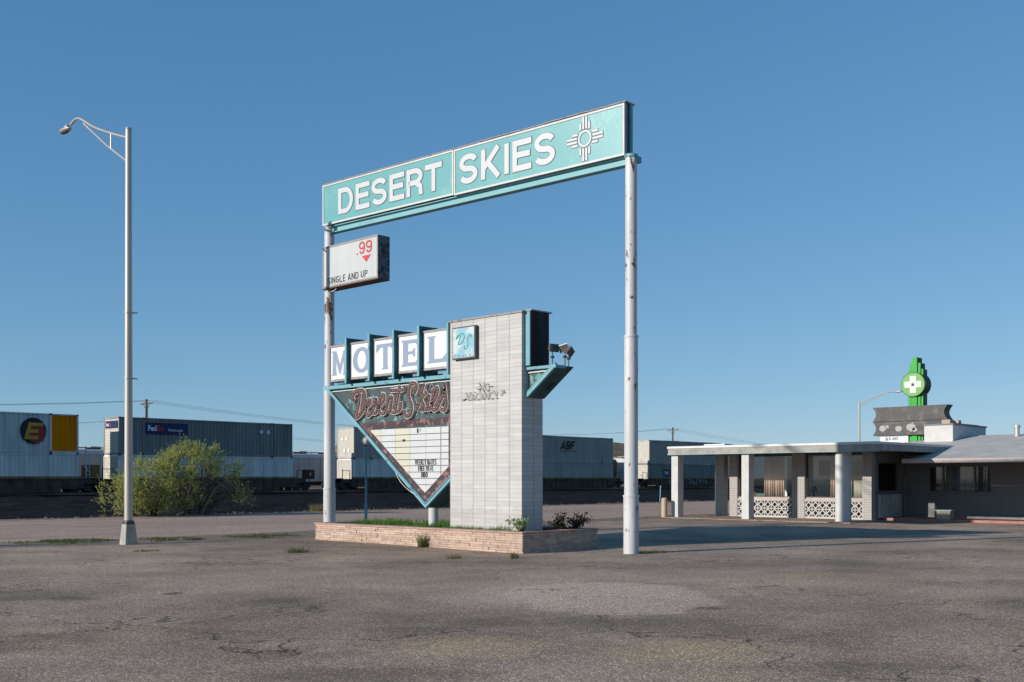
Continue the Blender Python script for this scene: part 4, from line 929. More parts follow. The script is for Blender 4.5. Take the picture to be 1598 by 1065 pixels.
def container(label, u0, ln, z0, h, mat, endmat=None, yellow=None, vents=False):
    t = thing('shipping_container', label, 'container', 'shipping containers stacked on the freight train'); u1 = u0 + ln
    b = MB(); ms = [mat, endmat or mat]
    if yellow: ms.append('Y')
    lo, hi = z0 + .16, z0 + h - .10
    y0 = u1 - yellow if yellow else u1
    corr(b, u0 + .14, y0 - (.10 if yellow else .14), lo, hi, VF + .02)
    if yellow: corr(b, y0 + .10, u1 - .14, lo, hi, VF + .02, mi=2)
    b.box(u0 + .14, u1 - .14, VF + .125, VB, lo, hi - .0)               # inner shell / far side
    b.box(u0 + .02, u1 - .02, VF + .04, VB - .04, hi + .04, hi + .085)  # roof sheet
    b.box(u0 + .04, u0 + .139, VF + .1, VB - .1, z0 + .12, hi, 1)       # end wall sheet
    for k in range(12):                                                 # ribs of the end wall
        z = z0 + .25 + k * (h - .5) / 11; b.box(u0 + .015, u0 + .04, VF + .12, VB - .12, z - .03, z + .03, 1)
    bo = b.build('body', [C[m] if m in C else (C['yellow'] if m == 'Y' else M[m]) for m in ms], t)
    f = MB(); f.box(u0, u1, VF, VF + .10, z0, z0 + .15).box(u0, u1, VF, VF + .10, z0 + h - .10, z0 + h).box(u0, u1, VB - .1, VB, z0 + h - .10, z0 + h - .001).box(u0, u1, VB - .1, VB, z0, z0 + .15)
    f.box(u0, u0 + .13, VF - .003, VF + .12, z0, z0 + h - .001).box(u1 - .13, u1, VF - .003, VF + .12, z0, z0 + h - .001).box(u0, u0 + .13, VB - .12, VB + .003, z0, z0 + h - .002).box(u1 - .13, u1, VB - .12, VB + .003, z0, z0 + h - .002)
    f.box(u0 + .0, u0 + .12, VF + .121, VB - .121, z0 + h - .14, z0 + h - .003).box(u0, u0 + .12, VF + .121, VB - .121, z0, z0 + .14)
    for x in (u0 + 2.0, u1 - 2.2): f.box(x, x + .16, VF - .012, VF + .09, z0 + .001, z0 + h - .0015)
    f.build('frame', C[mat], t)
    cs = MB()
    for x in (u0 + 1.98, u1 - 2.22):
        for z in (z0 - .012, z0 + h - .13): cs.box(x, x + .2, VF - .022, VF + .1, z, z + .15)
    for x in (u0 - .005, u1 - .165):
        cs.box(x, x + .17, VF - .008, VF + .12, z0 - .01, z0 + .10); cs.box(x, x + .17, VF - .008, VF + .12, z0 + h - .1, z0 + h + .01)
    cs.build('corner_casting', 'galv_dark', t); return t, bo
ftrain = frame((0, VF - .014, 0), (1, 0, 0))
ZU, HU, ZL, HL = 3.55, 2.93, .92, 2.60
purple = plain('navy_panel_paint', (.015, .022, .11), .5); white = plain('panel_white_lettering', (.85, .85, .85), .5); orange = plain('dull_red_lettering', (.60, .05, .04), .5)
def ship_panel(parent, x0, x1, z0, z1, first, second, s=1.0):
    p = MB().prism(ftrain, [(x0, z0), (x1, z0), (x1, z1), (x0, z1)], -.02, .004).build('logo_panel', purple, parent)
    h = (z1 - z0) * .46; y = z0 + (z1 - z0) * .30; s = (x1 - x0) / 3.7
    font_text('logo_text', ftrain, 'Fed', x0 + .2 * s, y, h, .008, white, p, .9, .04); font_text('logo_text', ftrain, 'Ex', x0 + .2 * s + last_w + .05, y, h, .008, orange, p, .9, .04)
    font_text('logo_text', ftrain, 'Multimodal', x0 + 1.95 * s, y - .02, h * .55, .008, white, p, .9, .01)
# A: far left pair
tA, bA = container('blue grey container with round E emblem and yellow end section at far left', 19.95, 16.15, ZU, HU, 'blue_grey', yellow=2.15)
container('pale grey container under the one with the round emblem', 19.95, 16.15, ZL, HL, 'pale')
em = MB().flat(ftrain, arc(32.7, 5.16, .96, .97, 0, 360, 40)[:-1], .004).build('emblem_disc', plain('emblem_black', (.015, .016, .03), .5), tA)
MB().flat(ftrain, arc(32.95, 4.97, .66, .70, 0, 360, 30)[:-1], .008).build('emblem_red', plain('emblem_red_paint', (.40, .03, .03), .5), em)
e_ = MB(); sl_ = .28
for k, pl in enumerate(([(.0, 0), (1.05, 0)], [(.12, .5), (.92, .5)], [(.0, 1.0), (1.15, 1.0)], [(.12, -.12), (.12, 1.12)])):
    e_.ribbon(ftrain, [(32.08 + a * .93 + b * sl_, 4.66 + b * .98) for a, b in pl], .25, .006, .012 + .001 * k)
e_.build('emblem_letter', plain('emblem_gold', (.60, .36, .03), .5), em)
o = MB(); 
for x in (30.3, 30.6, 31.9, 32.2, 34.6, 35.1): o.flat(ftrain, [(x, 3.66), (x + .2, 3.66), (x + .2, 3.70), (x, 3.70)], .003)
o.build('fork_marks', white, tA)
# B
tB, bB = container('dark grey container with navy logo panels, upper one behind the big bush', 39.3, 16.15, ZU, HU, 'grey', 'end')
container('pale lower container mostly hidden behind the big bush', 39.3, 16.15, ZL, HL, 'pale', 'end')
ship_panel(tB, 41.5, 45.2, 5.20, 6.12, 'a', 'b')
fe = frame((39.3 - .006, 82.4, 0), (0, -1, 0))
p_ = MB().prism(fe, [(.15, 5.62), (2.2, 5.62), (2.2, 6.18), (.15, 6.18)], .0, .02).build('end_logo_panel', purple, tB)
font_text('logo_text', fe, 'Fed', .3, 5.78, .24, .024, white, p_, .9, .03); font_text('logo_text', fe, 'Ex', .3 + last_w + .03, 5.78, .24, .024, orange, p_, .9, .03)
def diamonds(parent, fr, pts, s=.22):
    o = MB()
    for x, z in pts: o.flat(fr, [(x - s, z), (x, z - s), (x + s, z), (x, z + s)], .004)
    o.build('placard', white, parent)
diamonds(tB, ftrain, [(52.25, 5.68), (52.95, 5.68)])
o = MB(); x = 49.6
for k in range(9): o.flat(ftrain, [(x, 6.40), (x + .13, 6.40), (x + .13, 6.46), (x, 6.46)], .02); x += .27
o.build('stencil_marks', white, tB)
# C
tC, bC = container('upper container with white diamonds on its pale end, left of the wedge sign', 62.3, 16.15, ZU, HU, 'mid', 'end')
container('lower container with a rust streaked pale end, seen left of the wedge sign', 62.3, 16.15, ZL, HL, 'pale', 'end')
fe = frame((62.3 - .004, 82.4, 0), (0, -1, 0)); diamonds(tC, fe, [(.62, 5.4), (1.25, 5.4), (.95, 4.3), (1.6, 4.3)], .19)
# D
tD, bD = container('grey container with slanted black ABF letters between the pylon and the right pole', 85.1, 16.15, ZU, HU, 'mid')
container('plain grey container under the one with slanted black letters', 85.1, 16.15, ZL, HL, 'mid')
o = MB(); lettering(o, ftrain, 'ABF', 91.6, 4.95, 1.0, w=.2, d=.006, sx=1.15, gap=.06, slant=.32); o.build('logo_text', 'black', tD)
o = MB(); o.flat(ftrain, [(91.5, 4.72), (94.5, 4.72), (94.55, 4.82), (91.55, 4.82)], .004); o.build('logo_bar', plain('rust_orange_stripe', (.30, .16, .08)), tD)
# E
tE, bE = container('grey container with a tan striped end right of the right pole', 108.5, 16.15, ZU, HU, 'mid', 'end')
tE2, _ = container('lower grey container with a small navy logo panel right of the right pole', 108.5, 16.15, ZL, HL, 'grey', 'end')
ship_panel(tE2, 111.5, 115.9, 1.95, 2.85, 'a', 'b')
container('distant container showing just above the motel canopy roof', 131.8, 16.15, ZU, HU, 'mid', 'end')
container('lowest of the distant containers behind the motel office', 131.8, 16.15, ZL, HL, 'mid', 'end')
well_mat = plain('grimy_brown_railcar_paint', (.11, .075, .055), .8, var=.5, scale=1.5); chord_mat = plain('mustard_chord_paint', (.26, .17, .085), .8, var=.5, scale=1.5)
def well_car(label, u0, ln=16.15, over=1.4):
    t = thing('well_car', label, 'rail car', 'well cars of the freight train'); u1 = u0 + ln
    m = MB().box(u0 + 1.4, u1 - 1.4, VF - .12, VF - .02, .60, .861).box(u0, u1, VF - .12, VF - .02, .86, 1.62)
    for k in range(int(ln / .92)): m.box(u0 + .2 + k * .92, u0 + .30 + k * .92, VF - .20, VF - .12, .88 if k in (0, 1, int(ln / .92) - 1) else .62, 1.62)
    m.box(u0, u1, VB + .03, VB + .12, .86, 1.6); m.box(u0 + 1.4, u1 - 1.4, VF - .02, VB + .03, .60, .72)
    m.build('side_sill', well_mat, t)
    MB().box(u0 - .3, u1 + .3, VF - .22, VF - .02, 1.62, 1.80).build('top_chord', chord_mat, t)
    e = MB()
    for a, s in ((u0, -1), (u1, 1)):
        e.box(a, a + s * over, VF + .1, VB - .1, 1.25, 1.60); e.box(a, a + s * .35, VF - .1, VB, .95, 1.62)
        e.box(a + s * (over - .12), a + s * over, VF - .05, VB + .05, 1.05, 1.68)
        e.box(a + s * (over - .1), a + s * (over - .05), VF - .02, VF + .03, 1.68, 2.55); e.box(a + s * .45, a + s * .5, VF - .02, VF + .03, 1.6, 2.4); e.box(a + s * .45, a + s * (over - .05), VF - .02, VF + .02, 2.36, 2.41)
    e.build('end_platform', well_mat, t)
    for a, s in ((u0, -1), (u1, 1)):
        tk = MB().box(a + s * .9 - 1.3, a + s * .9 + 1.3, VF + .35, VF + .5, .85, 1.10).box(a + s * .9 - .3, a + s * .9 + .3, VF + .33, VF + .48, .7, 1.3)
        tt = tk.build('truck', 'rubber', t)
        for du in (-.9, .9):
            for vv in (VF + .55, VB - .65): MB().tube([(a + s * .9 + du, vv, .95), (a + s * .9 + du, vv + .12, .95)], .42, 24).build('wheel', 'rubber', tt, smooth=True)
    return t
well_car('well car under the containers at the far left edge', 19.95)
well_car('well car behind the big bush with a brown platform at its right end', 39.3)
well_car('well car under the stack left of the wedge sign', 62.3)
well_car('ribbed brown well car under the slant lettered stack', 85.1)
wc = well_car('well car with pale scrawled graffiti seen past the canopy columns', 108.5)
well_car('farthest well car hidden behind the motel office', 131.8)
o = MB(); x = 112.5; random.seed(3); fg = frame((0, VF - .20, 0), (1, 0, 0)); kk = 0
while x < 121:
    pts = [(x + random.uniform(-.2, .5), random.uniform(.95, 1.62)) for _ in range(5)]
    o.ribbon(fg, [tuple(p) for p in smoothpath(pts, 4)], .06, .002, .006 + .0005 * kk); x += .75; kk += 1
o.build('graffiti', plain('pale_spray_paint', (.42, .44, .44)), wc)
random.seed(11)
# machinery visible in the gap beside the first stack
t = thing('brake_gear', 'yellow railcar end gear with a ladder in the gap beside the yellow container end', 'machinery')
MB().box(37.0, 37.7, 79.9, 81.5, 1.7, 2.7).build('yellow_box', plain('ochre_equipment_paint', (.25, .13, .03)), t)
o = MB(); o.box(36.65, 36.72, 80.0, 80.1, 1.7, 4.1).box(36.95, 37.02, 80.0, 80.1, 1.7, 3.5)
for k in range(6): o.box(36.72, 36.95, 80.02, 80.06, 1.9 + k * .3, 1.94 + k * .3)
o.tube([(36.5, 80.0, 2.6), (37.3, 80.0, 1.8)], .04, 6); o.build('ladder', 'trim_white', t)
t = thing('junction_box', 'small rusty brown box on the railcar platform left of the left pole', 'box')
MB().box(57.1, 58.0, 80.2, 80.9, 1.6, 2.45).build('housing', plain('rust_red_box', (.10, .04, .03)), t, bevel=.02)
MB().box(57.45, 57.6, 80.19, 80.2, 1.95, 2.15).build('label_plate', 'trim_white', t)
# second train: hoppers
hop = plain('hopper_pale_paint', (.62, .61, .60), .6, var=.15, scale=.8, streak=True)
def hopper(label, u0, ln, z1=4.15, mat=hop):
    t = thing('hopper_car', label, 'rail car', 'covered hopper cars on the second track'); u1 = u0 + ln
    m = MB(); n = 14; pr = [(87.9, 1.35), (87.8, z1 - .45), (88.05, z1 - .12), (88.7, z1), (90.3, z1), (90.95, z1 - .12), (91.2, z1 - .45), (91.1, 1.35)]
    for u in (u0, u1): m.v += [(u, a, b) for a, b in pr]
    k = len(pr)
    for i in range(k): m.f.append((i, (i + 1) % k, k + (i + 1) % k, k + i)); m.m.append(0)
    m.f += [tuple(range(k)), tuple(range(k, 2 * k))[::-1]]; m.m += [0, 0]; m.build('body', mat, t)
    r = MB()
    for i in range(int(ln / 1.3) + 1): u = u0 + i * 1.3; r.box(u, u + .07, 87.72, 87.85, 1.35, z1 - .45)
    r.box(u0, u1, 87.75, 87.85, z1 - .5, z1 - .42); r.build('side_rib', mat, t)
    q = MB().box(u0 - .2, u1 + .2, 88.6, 90.4, z1 + .12, z1 + .16)
    for i in range(6): u = u0 + 1 + i * (ln - 2) / 5; q.box(u, u + .9, 89, 90, z1, z1 + .24); q.box(u + 1.2, u + 1.25, 88.62, 88.68, z1, z1 + .12)
    q.build('roof_walk', 'galv', t)
    MB().box(u0 + .1, u1 - .1, 88.1, 90.9, .95, 1.34).box(u0 + .5, u0 + 2.8, 88, 88.3, .55, 1.0).box(u1 - 2.8, u1 - .5, 88, 88.3, .55, 1.0).build('underframe', 'rubber', t)
hopper('pale hopper car seen in the gap between the first two container stacks', 35.0, 15)
hopper('pale blue grey hopper car between the bush stack and the left pole', 52.5, 17)
hopper('dark roofed hopper car glimpsed between the stacked containers at right', 96, 16, 4.3, plain('hopper_brown_paint', (.20, .15, .12), .7))
hopper('short white tank-like car at the far right gap', 114, 16, 4.4, plain('hopper_white_paint', (.6, .6, .6), .6))
# rails
o = MB()
for v in (VF + .6, VF + 2.05, 88.7, 90.15): o.box(-300, 900, v - .035, v + .035, .42, .56)
tag(o.build('railway_rail', 'rail'), kind='structure')

# ================================================================== UTILITY POLES and WIRES
def utility_pole(label, u, v, h, arms=2, s=1.0):
    t = thing('utility_pole', label, 'utility pole', 'wooden utility poles beyond the train'); t.location = (u, v, 0)
    MB().cyl(0, 0, 0, h, .17 * s, .12 * s, n=10).build('pole', 'wood_pole', t, smooth=True)
    for k in range(arms):
        z = h - .45 - k * 1.9; ca = MB().box(-.06, .06, -1.2 * s, 1.2 * s, z - .06, z + .06).tube([(0, 0, z - .8), (0, .7 * s, z)], .03, 5).tube([(0, 0, z - .8), (0, -.7 * s, z)], .03, 5).build('crossarm', 'wood_pole', t)
        ins = MB()
        for y in (-1.1, -.6, .6, 1.1): ins.cyl(0, y * s, z + .06, z + .28, .05, .035, n=8)
        ins.build('insulator', 'trim_white', ca)
    return t
P1 = (54.6, 105.0, 9.95); P2 = (149, 105, 10.3); P3 = (243, 105, 10.0); P0 = (-40, 105, 10.0)
utility_pole('wooden utility pole with two crossarms above the grey container behind the bush', *P1)
utility_pole('wooden utility pole right of the right tall pole above the containers', *P2)
utility_pole('small far utility pole showing above the motel canopy', *P3)
utility_pole('utility pole with its wires beyond the left edge of the view', *P0)
for nm, u_, v_, h_ in (('thin distant utility pole left of the far one above the canopy', 330, 155, 13.5), ('faint distant pole right above the canopy edge', 420, 165, 14)):
    utility_pole(nm, u_, v_, h_, 1)
k = 0
pos = ['outermost upper', 'inner upper', 'inner far upper', 'farthest upper', 'outermost lower', 'inner lower', 'inner far lower', 'farthest lower']
for arm in range(2):
    for yi, y in enumerate((-1.1, -.6, .6, 1.1)):
        if arm == 1 and yi in (1,): k += 1; continue
        pts = []
        for (a, b) in ((P0, P1), (P1, P2), (P2, P3), (P3, (338, 105, 10.2))):
            for i in range(13):
                s = i / 13; za = a[2] - .17 - arm * 1.9; zb = b[2] - .17 - arm * 1.9; sag = (2.2 + .3 * arm) * 4 * s * (1 - s)
                pts.append((a[0] + (b[0] - a[0]) * s, 105 + y, za + (zb - za) * s - sag))
        tag(MB().tube(pts, .008, 5).build('power_line', 'wire'), '%s wire strung along the utility poles beyond the train' % pos[k], 'power line', 'power lines beyond the train'); k += 1

# ================================================================== BIG BUSH across the road
t = thing('bush', 'large feathery yellow green bush across the road behind the street lamp', 'bush')
random.seed(21)
lobes = [(20.9, 42.9, .85, 1.0, 1.2, .85, 1.0), (22.0, 42.8, 1.25, 1.3, 1.3, 1.1, 1.5), (23.4, 42.9, 1.55, 1.2, 1.3, 1.15, 1.2), (24.15, 42.7, 2.45, 1.0, 1.0, .62, 1.1), (25.1, 42.8, 2.55, .7, .9, .55, .45), (23.2, 42.6, 2.2, .6, .8, .5, .4),
         (25.1, 42.8, 1.75, .8, .9, .5, .22), (26.1, 42.6, 1.95, .85, .9, .42, .45), (26.8, 42.5, 1.30, .6, .8, .5, .42), (27.1, 42.4, .75, .45, .6, .35, .22), (22.6, 42.5, .45, 1.5, .9, .40, .5), (25.0, 42.9, .45, .9, .6, .3, .12)]
lobes = [(23.95 + (a - 23.95) * .89, b, c * .98, d * .90, e, f, g_) for a, b, c, d, e, f, g_ in lobes]
br = MB(); lf = MB(); roots = [(24.35, 42.7), (24.6, 42.8), (23.9, 42.8), (22.6, 42.9), (21.6, 42.8), (25.0, 42.7)]
for li, (cu, cv, cz, ru, rv, rz, wt_) in enumerate(lobes):
    nlimb = int(5 + 7 * wt_)
    for _ in range(nlimb):
        while True:
            d = Vector((random.uniform(-1, 1), random.uniform(-1, 1), random.uniform(-1, 1)))
            if d.length < 1: break
        end = Vector((cu + d.x * ru, cv + d.y * rv, max(.3, cz + d.z * rz))); rt = min(roots, key=lambda r_: abs(r_[0] - end.x) + random.uniform(0, .9)); st_ = Vector((rt[0] + random.gauss(0, .06), rt[1] + random.gauss(0, .06), -.03))
        mid = st_.lerp(end, .5) + Vector((random.gauss(0, .18), random.gauss(0, .15), .25 + random.gauss(0, .12)))
        path = smoothpath([st_, st_.lerp(mid, .5) + Vector((random.gauss(0, .06), random.gauss(0, .06), .04)), mid, end], 5); r0 = random.uniform(.018, .045)
        br.tube(path, [r0 * (1 - .8 * i / (len(path) - 1)) for i in range(len(path))], 5, caps=False)
        for _ in range(5):
            p = path[random.randrange(len(path) // 2, len(path))]; e = p + Vector((random.gauss(0, .35), random.gauss(0, .3), random.gauss(.18, .22)))
            br.tube([p, p.lerp(e, .5) + Vector((0, 0, .03)), e], [.009, .006, .003], 4, caps=False)
    ntw = int(760 * wt_)
    for _ in range(ntw):
        while True:
            d = Vector((random.uniform(-1, 1), random.uniform(-1, 1), random.uniform(-1, 1)))
            if .25 < d.length < 1: break
        d = d * (d.length ** -.35)
        p = Vector((cu + d.x * ru, cv + d.y * rv, cz + d.z * rz))
        if mnoise.noise(p * 1.6) < .0 + (.12 if cu > 24.6 else 0) or p.z < .04: continue
        dr = (Vector((d.x, d.y * .8, d.z * .5 + .75)) + Vector((random.gauss(0, .35), random.gauss(0, .35), random.gauss(0, .3)))).normalized(); ln = random.uniform(.16, .42) * (1.9 if random.random() < .10 else 1)
        br.tube([p, p + dr * ln], [.0045, .002], 3, caps=False)
        for q in range(16):
            s = random.random(); b = p + dr * ln * s; l = random.uniform(.04, .085)
            ld = (dr * .8 + Vector((random.gauss(0, .6), random.gauss(0, .6), random.gauss(0, .5)))).normalized(); sd_ = ld.cross(Vector((random.gauss(0, 1), random.gauss(0, 1), random.gauss(0, 1)))).normalized() * l * .24
            lf.add([b, b + ld * l * .5 + sd_, b + ld * l, b + ld * l * .5 - sd_], [(0, 1, 2, 3)])
br.build('branches', 'bark', t)
lf.build('foliage', 'leaf', t)
for (a, b) in (((24.45, 42.6, -.05), (24.75, 42.55, 2.2)), ((24.6, 42.6, -.05), (25.9, 42.5, 1.9)), ((24.35, 42.65, -.05), (23.4, 42.7, 2.0)), ((24.5, 42.6, -.05), (24.2, 42.6, 2.6)), ((22.7, 42.8, -.05), (22.2, 42.8, 1.5))):
    A_, B_ = Vector(a), Vector(b); m1 = A_.lerp(B_, .4) + Vector((random.gauss(0, .08), 0, .15)); pth = smoothpath([A_, m1, A_.lerp(B_, .75) + Vector((random.gauss(0, .1), 0, .08)), B_], 6)
    MB().tube(pth, [.075 - .062 * i / (len(pth) - 1) for i in range(len(pth))], 7).build('trunk', 'bark', t, smooth=True)
o = MB()
for k in range(4):
    a = k * .08; o.tube(smoothpath([(24.6, 42.4, .0), (25.0, 42.35, .75), (25.35, 42.3, 1.28 - a), (25.85, 42.2, 1.42 - a * 1.4), (26.25 + a, 42.1, 1.20 - a), (26.4 + a * 1.5, 42.0, .75 - a), (26.45 + a * 3 + random.gauss(0, .15), 41.95, .40)], 5), [.03 - .0005 * i for i in range(31)] if k == 0 else .011, 5)
for k in range(40):
    p = Vector((random.uniform(25.3, 26.9), 42.2, random.uniform(.5, 1.4))); o.tube([p, p + Vector((random.uniform(.1, .5), random.gauss(0, .2), random.uniform(-.45, .15)))], [.006, .003], 4)
o.build('arching_branch', 'bark_pale', t)

# ================================================================== weeds, stones
def vegstrip(name, label, mat, spots, h, n, flat_=.5, wd=.008):
    m = MB()
    for (u, v, r_, k) in spots: blades(m, (u, v, 0), r_, int(n * k), h * (.6 + .5 * k), wd, .9, zf=lambda x, y: max(gz(x, y), -.01) - .01 if y < 27.3 else -.02, flat_=flat_)
    return tag(m.build(name, mat), label, 'grass', kind='stuff')
random.seed(5)
sp = []
for _ in range(620):
    u = random.uniform(2, 17.6); d = mnoise.noise(Vector((u * .55, 2, 2)))
    if d > -.12: sp.append((u, vedge(u) + random.uniform(.0, 1.1), random.uniform(.1, .30), random.uniform(.5, 1) * (d + .6)))
vegstrip('verge_weeds', 'low green weeds along the lot edge beside the road', 'weed', sp, .10, 40)
sp = []
for _ in range(260):
    u = random.uniform(20, 60); sp.append((u, random.uniform(26.0, 27.2), random.uniform(.1, .3), random.uniform(.2, .8)))
vegstrip('dry_grass', 'dry tan grass along the road edge right of the planter', 'dry_grass', sp, .10, 14)
sp = []
for _ in range(420):
    u = random.uniform(10, 95); v = 42.7 + random.uniform(-.2, .7)
    if mnoise.noise(Vector((u * .3, 6, 2))) > .0: sp.append((u, v, random.uniform(.1, .4), random.uniform(.2, 1)))
vegstrip('shoulder_grass', 'dry weed tufts along the far road shoulder', 'dry_grass', sp, .18, 12, wd=.012)
def weed(label, u, v, r_, h, n, mat='weed', fl=.6):
    m = MB(); blades(m, (0, 0, 0), r_, n, h, .006, 1.1, flat_=fl); o = m.build('weed', mat); o.location = (u, v, gz(u, v)); tag(o, label, 'weed', 'weeds growing through the asphalt')
weed('bright green weed clump in the asphalt left of the planter', *groundpt(464, 862), .28, .12, 150)
weed('thin low weed patch in the lot near the lamp base', *groundpt(228, 861), .3, .05, 120)
weed('spindly weed against the middle of the stone planter wall', 16.93, 19.1, .16, .36, 110, 'weed')
weed('small weed at the base of the planter wall near its right corner', *groundpt(803, 870), .12, .16, 70, 'dry_grass')
weed('dry tuft in the asphalt in front of the planter', *groundpt(708, 870), .2, .10, 90, 'dry_grass')
weed('flat weeds beside the foot of the right tall pole', *groundpt(1015, 862), .45, .06, 200)
weed('pale shrubby weed on the far shoulder below the wedge sign', 31.5, 43.1, .5, .42, 500, 'dry_grass', 1)
ss = MB()
for _ in range(900):
    u = random.uniform(12, 95); v = 42.6 + abs(random.gauss(0, .7)); s = random.uniform(.02, .07)
    ss.ball((u, v, bz(v) + .05), s, s * random.uniform(.6, 1.2), s * .6, nu=5, nv=3)
tag(ss.build('loose_stones', 'ballast_stone'), 'scattered pale stones along the far road shoulder', 'stones', kind='stuff')
m = MB(); 
for (px, py) in ((232, 948), (545, 926), (905, 952), (487, 945), (1110, 949), (850, 878)):
    c = groundpt(px, py)
    for _ in range(9): s = random.uniform(.006, .016); p = (c[0] + random.gauss(0, .15), c[1] + random.gauss(0, .12)); m.ball((p[0], p[1], gz(*p) + s * .3), s, s, s * .6, nu=6, nv=4)
tag(m.build('loose_gravel', 'ballast_stone'), 'loose bits of gravel lying on the lot', 'gravel', kind='stuff')

# ================================================================== MOTEL OFFICE
t = thing('motel_office', 'low motel office with flat canopy on white columns and pierced block walls', 'building')
CU, WU = 36.95, 39.4       # column line, wall line
CZ0, CZ1 = 2.63, 2.95      # canopy slab
VN, VX = 17.0, 26.19       # canopy near and far ends
slab = MB().box(36.86, 44.75, VN + .02, VX - .02, CZ0 + .02, CZ1 - .05).build('canopy', 'soffit', t)
MB().box(36.82, 36.859, VN, VX, CZ0, CZ1 - .09).box(36.859, 44.75, VN - .001, VN + .019, CZ0 + .004, CZ1 - .09).box(36.859, 44.75, VX - .019, VX, CZ0, CZ1 - .09).build('fascia', 'canopy_edge', slab)
MB().box(36.79, 44.8, VN - .03, VX + .03, CZ1 - .089, CZ1).build('roof_edge', 'drip_white', slab, bevel=.01)
MB().box(36.80, 36.84, VN - .01, VX + .01, CZ0 - .03, CZ0 - .003).build('drip_strip', 'cap_teal', slab)
MB().box(36.9, 44.7, VN + .1, VX - .1, CZ1 + .001, CZ1 + .012).build('roof_membrane', 'roof_grey', slab)
o = MB().box(38.0, 38.6, 24.2, 25.2, CZ1 + .012, CZ1 + .11).build('roof_hatch', 'drip_white', slab); MB().box(39.2, 39.7, 23.0, 23.6, CZ1 + .012, CZ1 + .10).build('roof_vent', 'sand_post', slab)
for v in (24.6, 19.6): MB().box(37.3, 37.55, v, v + .5, CZ0 - .03, CZ0 + .019).build('soffit_light', 'black', slab)
# free standing columns
for v in (25.78, 22.42): MB().box(CU, CU + .40, v, v + .33, -.08, CZ0 - .002).build('column', 'stucco', t, bevel=.01)
MB().cyl(37.3, 18.62, -.08, CZ0 - .002, .29, n=48).build('round_column', 'stucco', t, smooth=True)
MB().box(39.3, 39.62, 25.06, 25.5, -.08, CZ0 - .002).build('column', 'lobby_brick', t, bevel=.008)
# brick piers of the front wall
for a, b in ((24.46, 24.84), (21.34, 21.90), (18.51, 18.88)): MB().box(WU, WU + .34, a, b, -.08, CZ0 + .015).build('pier', 'lobby_brick', t)
# low pierced walls with sills, windows above
def breeze(fr, x0, x1, z0, rows, cell, name='screen_wall'):
    nb = max(1, round((x1 - x0) / cell)); c = (x1 - x0) / nb; m = MB(); T = .016
    for i in range(nb):
        for j in range(rows):
            a, b = x0 + i * c, z0 + j * cell; h = cell; dd = .0003 * ((i + j) % 2)
            m.prism(fr, [(a, b), (a + c, b), (a + c, b + T), (a, b + T)], -.10, dd); m.prism(fr, [(a, b + h - T), (a + c, b + h - T), (a + c, b + h), (a, b + h)], -.10, dd)
            m.prism(fr, [(a, b + T), (a + T, b + T), (a + T, b + h - T), (a, b + h - T)], -.10, dd); m.prism(fr, [(a + c - T, b + T), (a + c, b + T), (a + c, b + h - T), (a + c - T, b + h - T)], -.10, dd)
            cx, cy = a + c / 2, b + h / 2; q = .405
            m.ribbon(fr, [(cx - c * q, cy), (cx, cy - h * q), (cx + c * q, cy), (cx, cy + h * q)], .038, -.09, -.004, closed=True)
    return m.build(name, 'screen_white', t)
fw = frame((WU + .03, 24.46, 0), (0, -1, 0))
for x0, x1 in ((.01, 2.55), (3.13, 5.57)):
    breeze(fw, x0, x1, .08, 2, .315)
    MB().prism(fw, [(x0, -.08), (x1, -.08), (x1, .078), (x0, .078)], -.14, -.001).build('wall_base', 'screen_white', t)
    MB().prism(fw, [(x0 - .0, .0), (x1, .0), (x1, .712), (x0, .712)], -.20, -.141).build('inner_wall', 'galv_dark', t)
    MB().prism(fw, [(x0 - .0, .714), (x1, .714), (x1, .79), (x0, .79)], -.20, .03).build('sill_course', 'sill', t, bevel=.01)
    MB().prism(fw, [(x0 + .0, .791), (x1, .791), (x1, .85), (x0, .85)], -.20, -.04).build('window_sill', 'sill', t, bevel=.008)
    wf = MB()
    for pts in (((x0, .851), (x1, .851), (x1, .89), (x0, .89)), ((x0, 2.56), (x1, 2.56), (x1, CZ0 + .01), (x0, CZ0 + .01)), ((x0, .89), (x0 + .04, .89), (x0 + .04, 2.56), (x0, 2.56)), ((x1 - .04, .89), (x1, .89), (x1, 2.56), (x1 - .04, 2.56))): wf.prism(fw, list(pts), -.15, -.09)
    w_ = wf.build('window', 'galv_dark', t); MB().prism(fw, [(x0 + .04, .89), (x1 - .04, .89), (x1 - .04, 2.56), (x0 + .04, 2.56)], -.125, -.12).build('pane', 'glass', w_)
# side wall of the lobby, window, pierced panel
fsd = frame((WU, 18.51, 0), (1, 0, 0))
def wall_with_hole(fr, x0, x1, z0, z1, hx0, hx1, hz0, hz1, th, name, mat):
    m = MB()
    for a, b, c_, d_ in ((x0, hx0, z0, z1), (hx1, x1, z0, z1), (hx0, hx1, z0, hz0), (hx0, hx1, hz1, z1)): m.prism(fr, [(a, c_), (b, c_), (b, d_), (a, d_)], -th, 0)
    return m.build(name, mat, t)
wall_with_hole(fsd, .342, 3.0, -.08, CZ0 + .015, .62, 2.35, 1.12, 2.25, .15, 'side_wall', 'wing_block')
o = MB(); [o.prism(fsd, list(p), -.10, -.02) for p in (((.62, 1.12), (2.35, 1.12), (2.35, 1.17), (.62, 1.17)), ((.62, 2.2), (2.35, 2.2), (2.35, 2.25), (.62, 2.25)), ((.62, 1.17), (.67, 1.17), (.67, 2.2), (.62, 2.2)), ((2.3, 1.17), (2.35, 1.17), (2.35, 2.2), (2.3, 2.2)))]
w_ = o.build('window', 'galv_dark', t); MB().prism(fsd, [(.67, 1.17), (2.3, 1.17), (2.3, 2.2), (.67, 2.2)], -.07, -.065).build('pane', 'glass', w_)
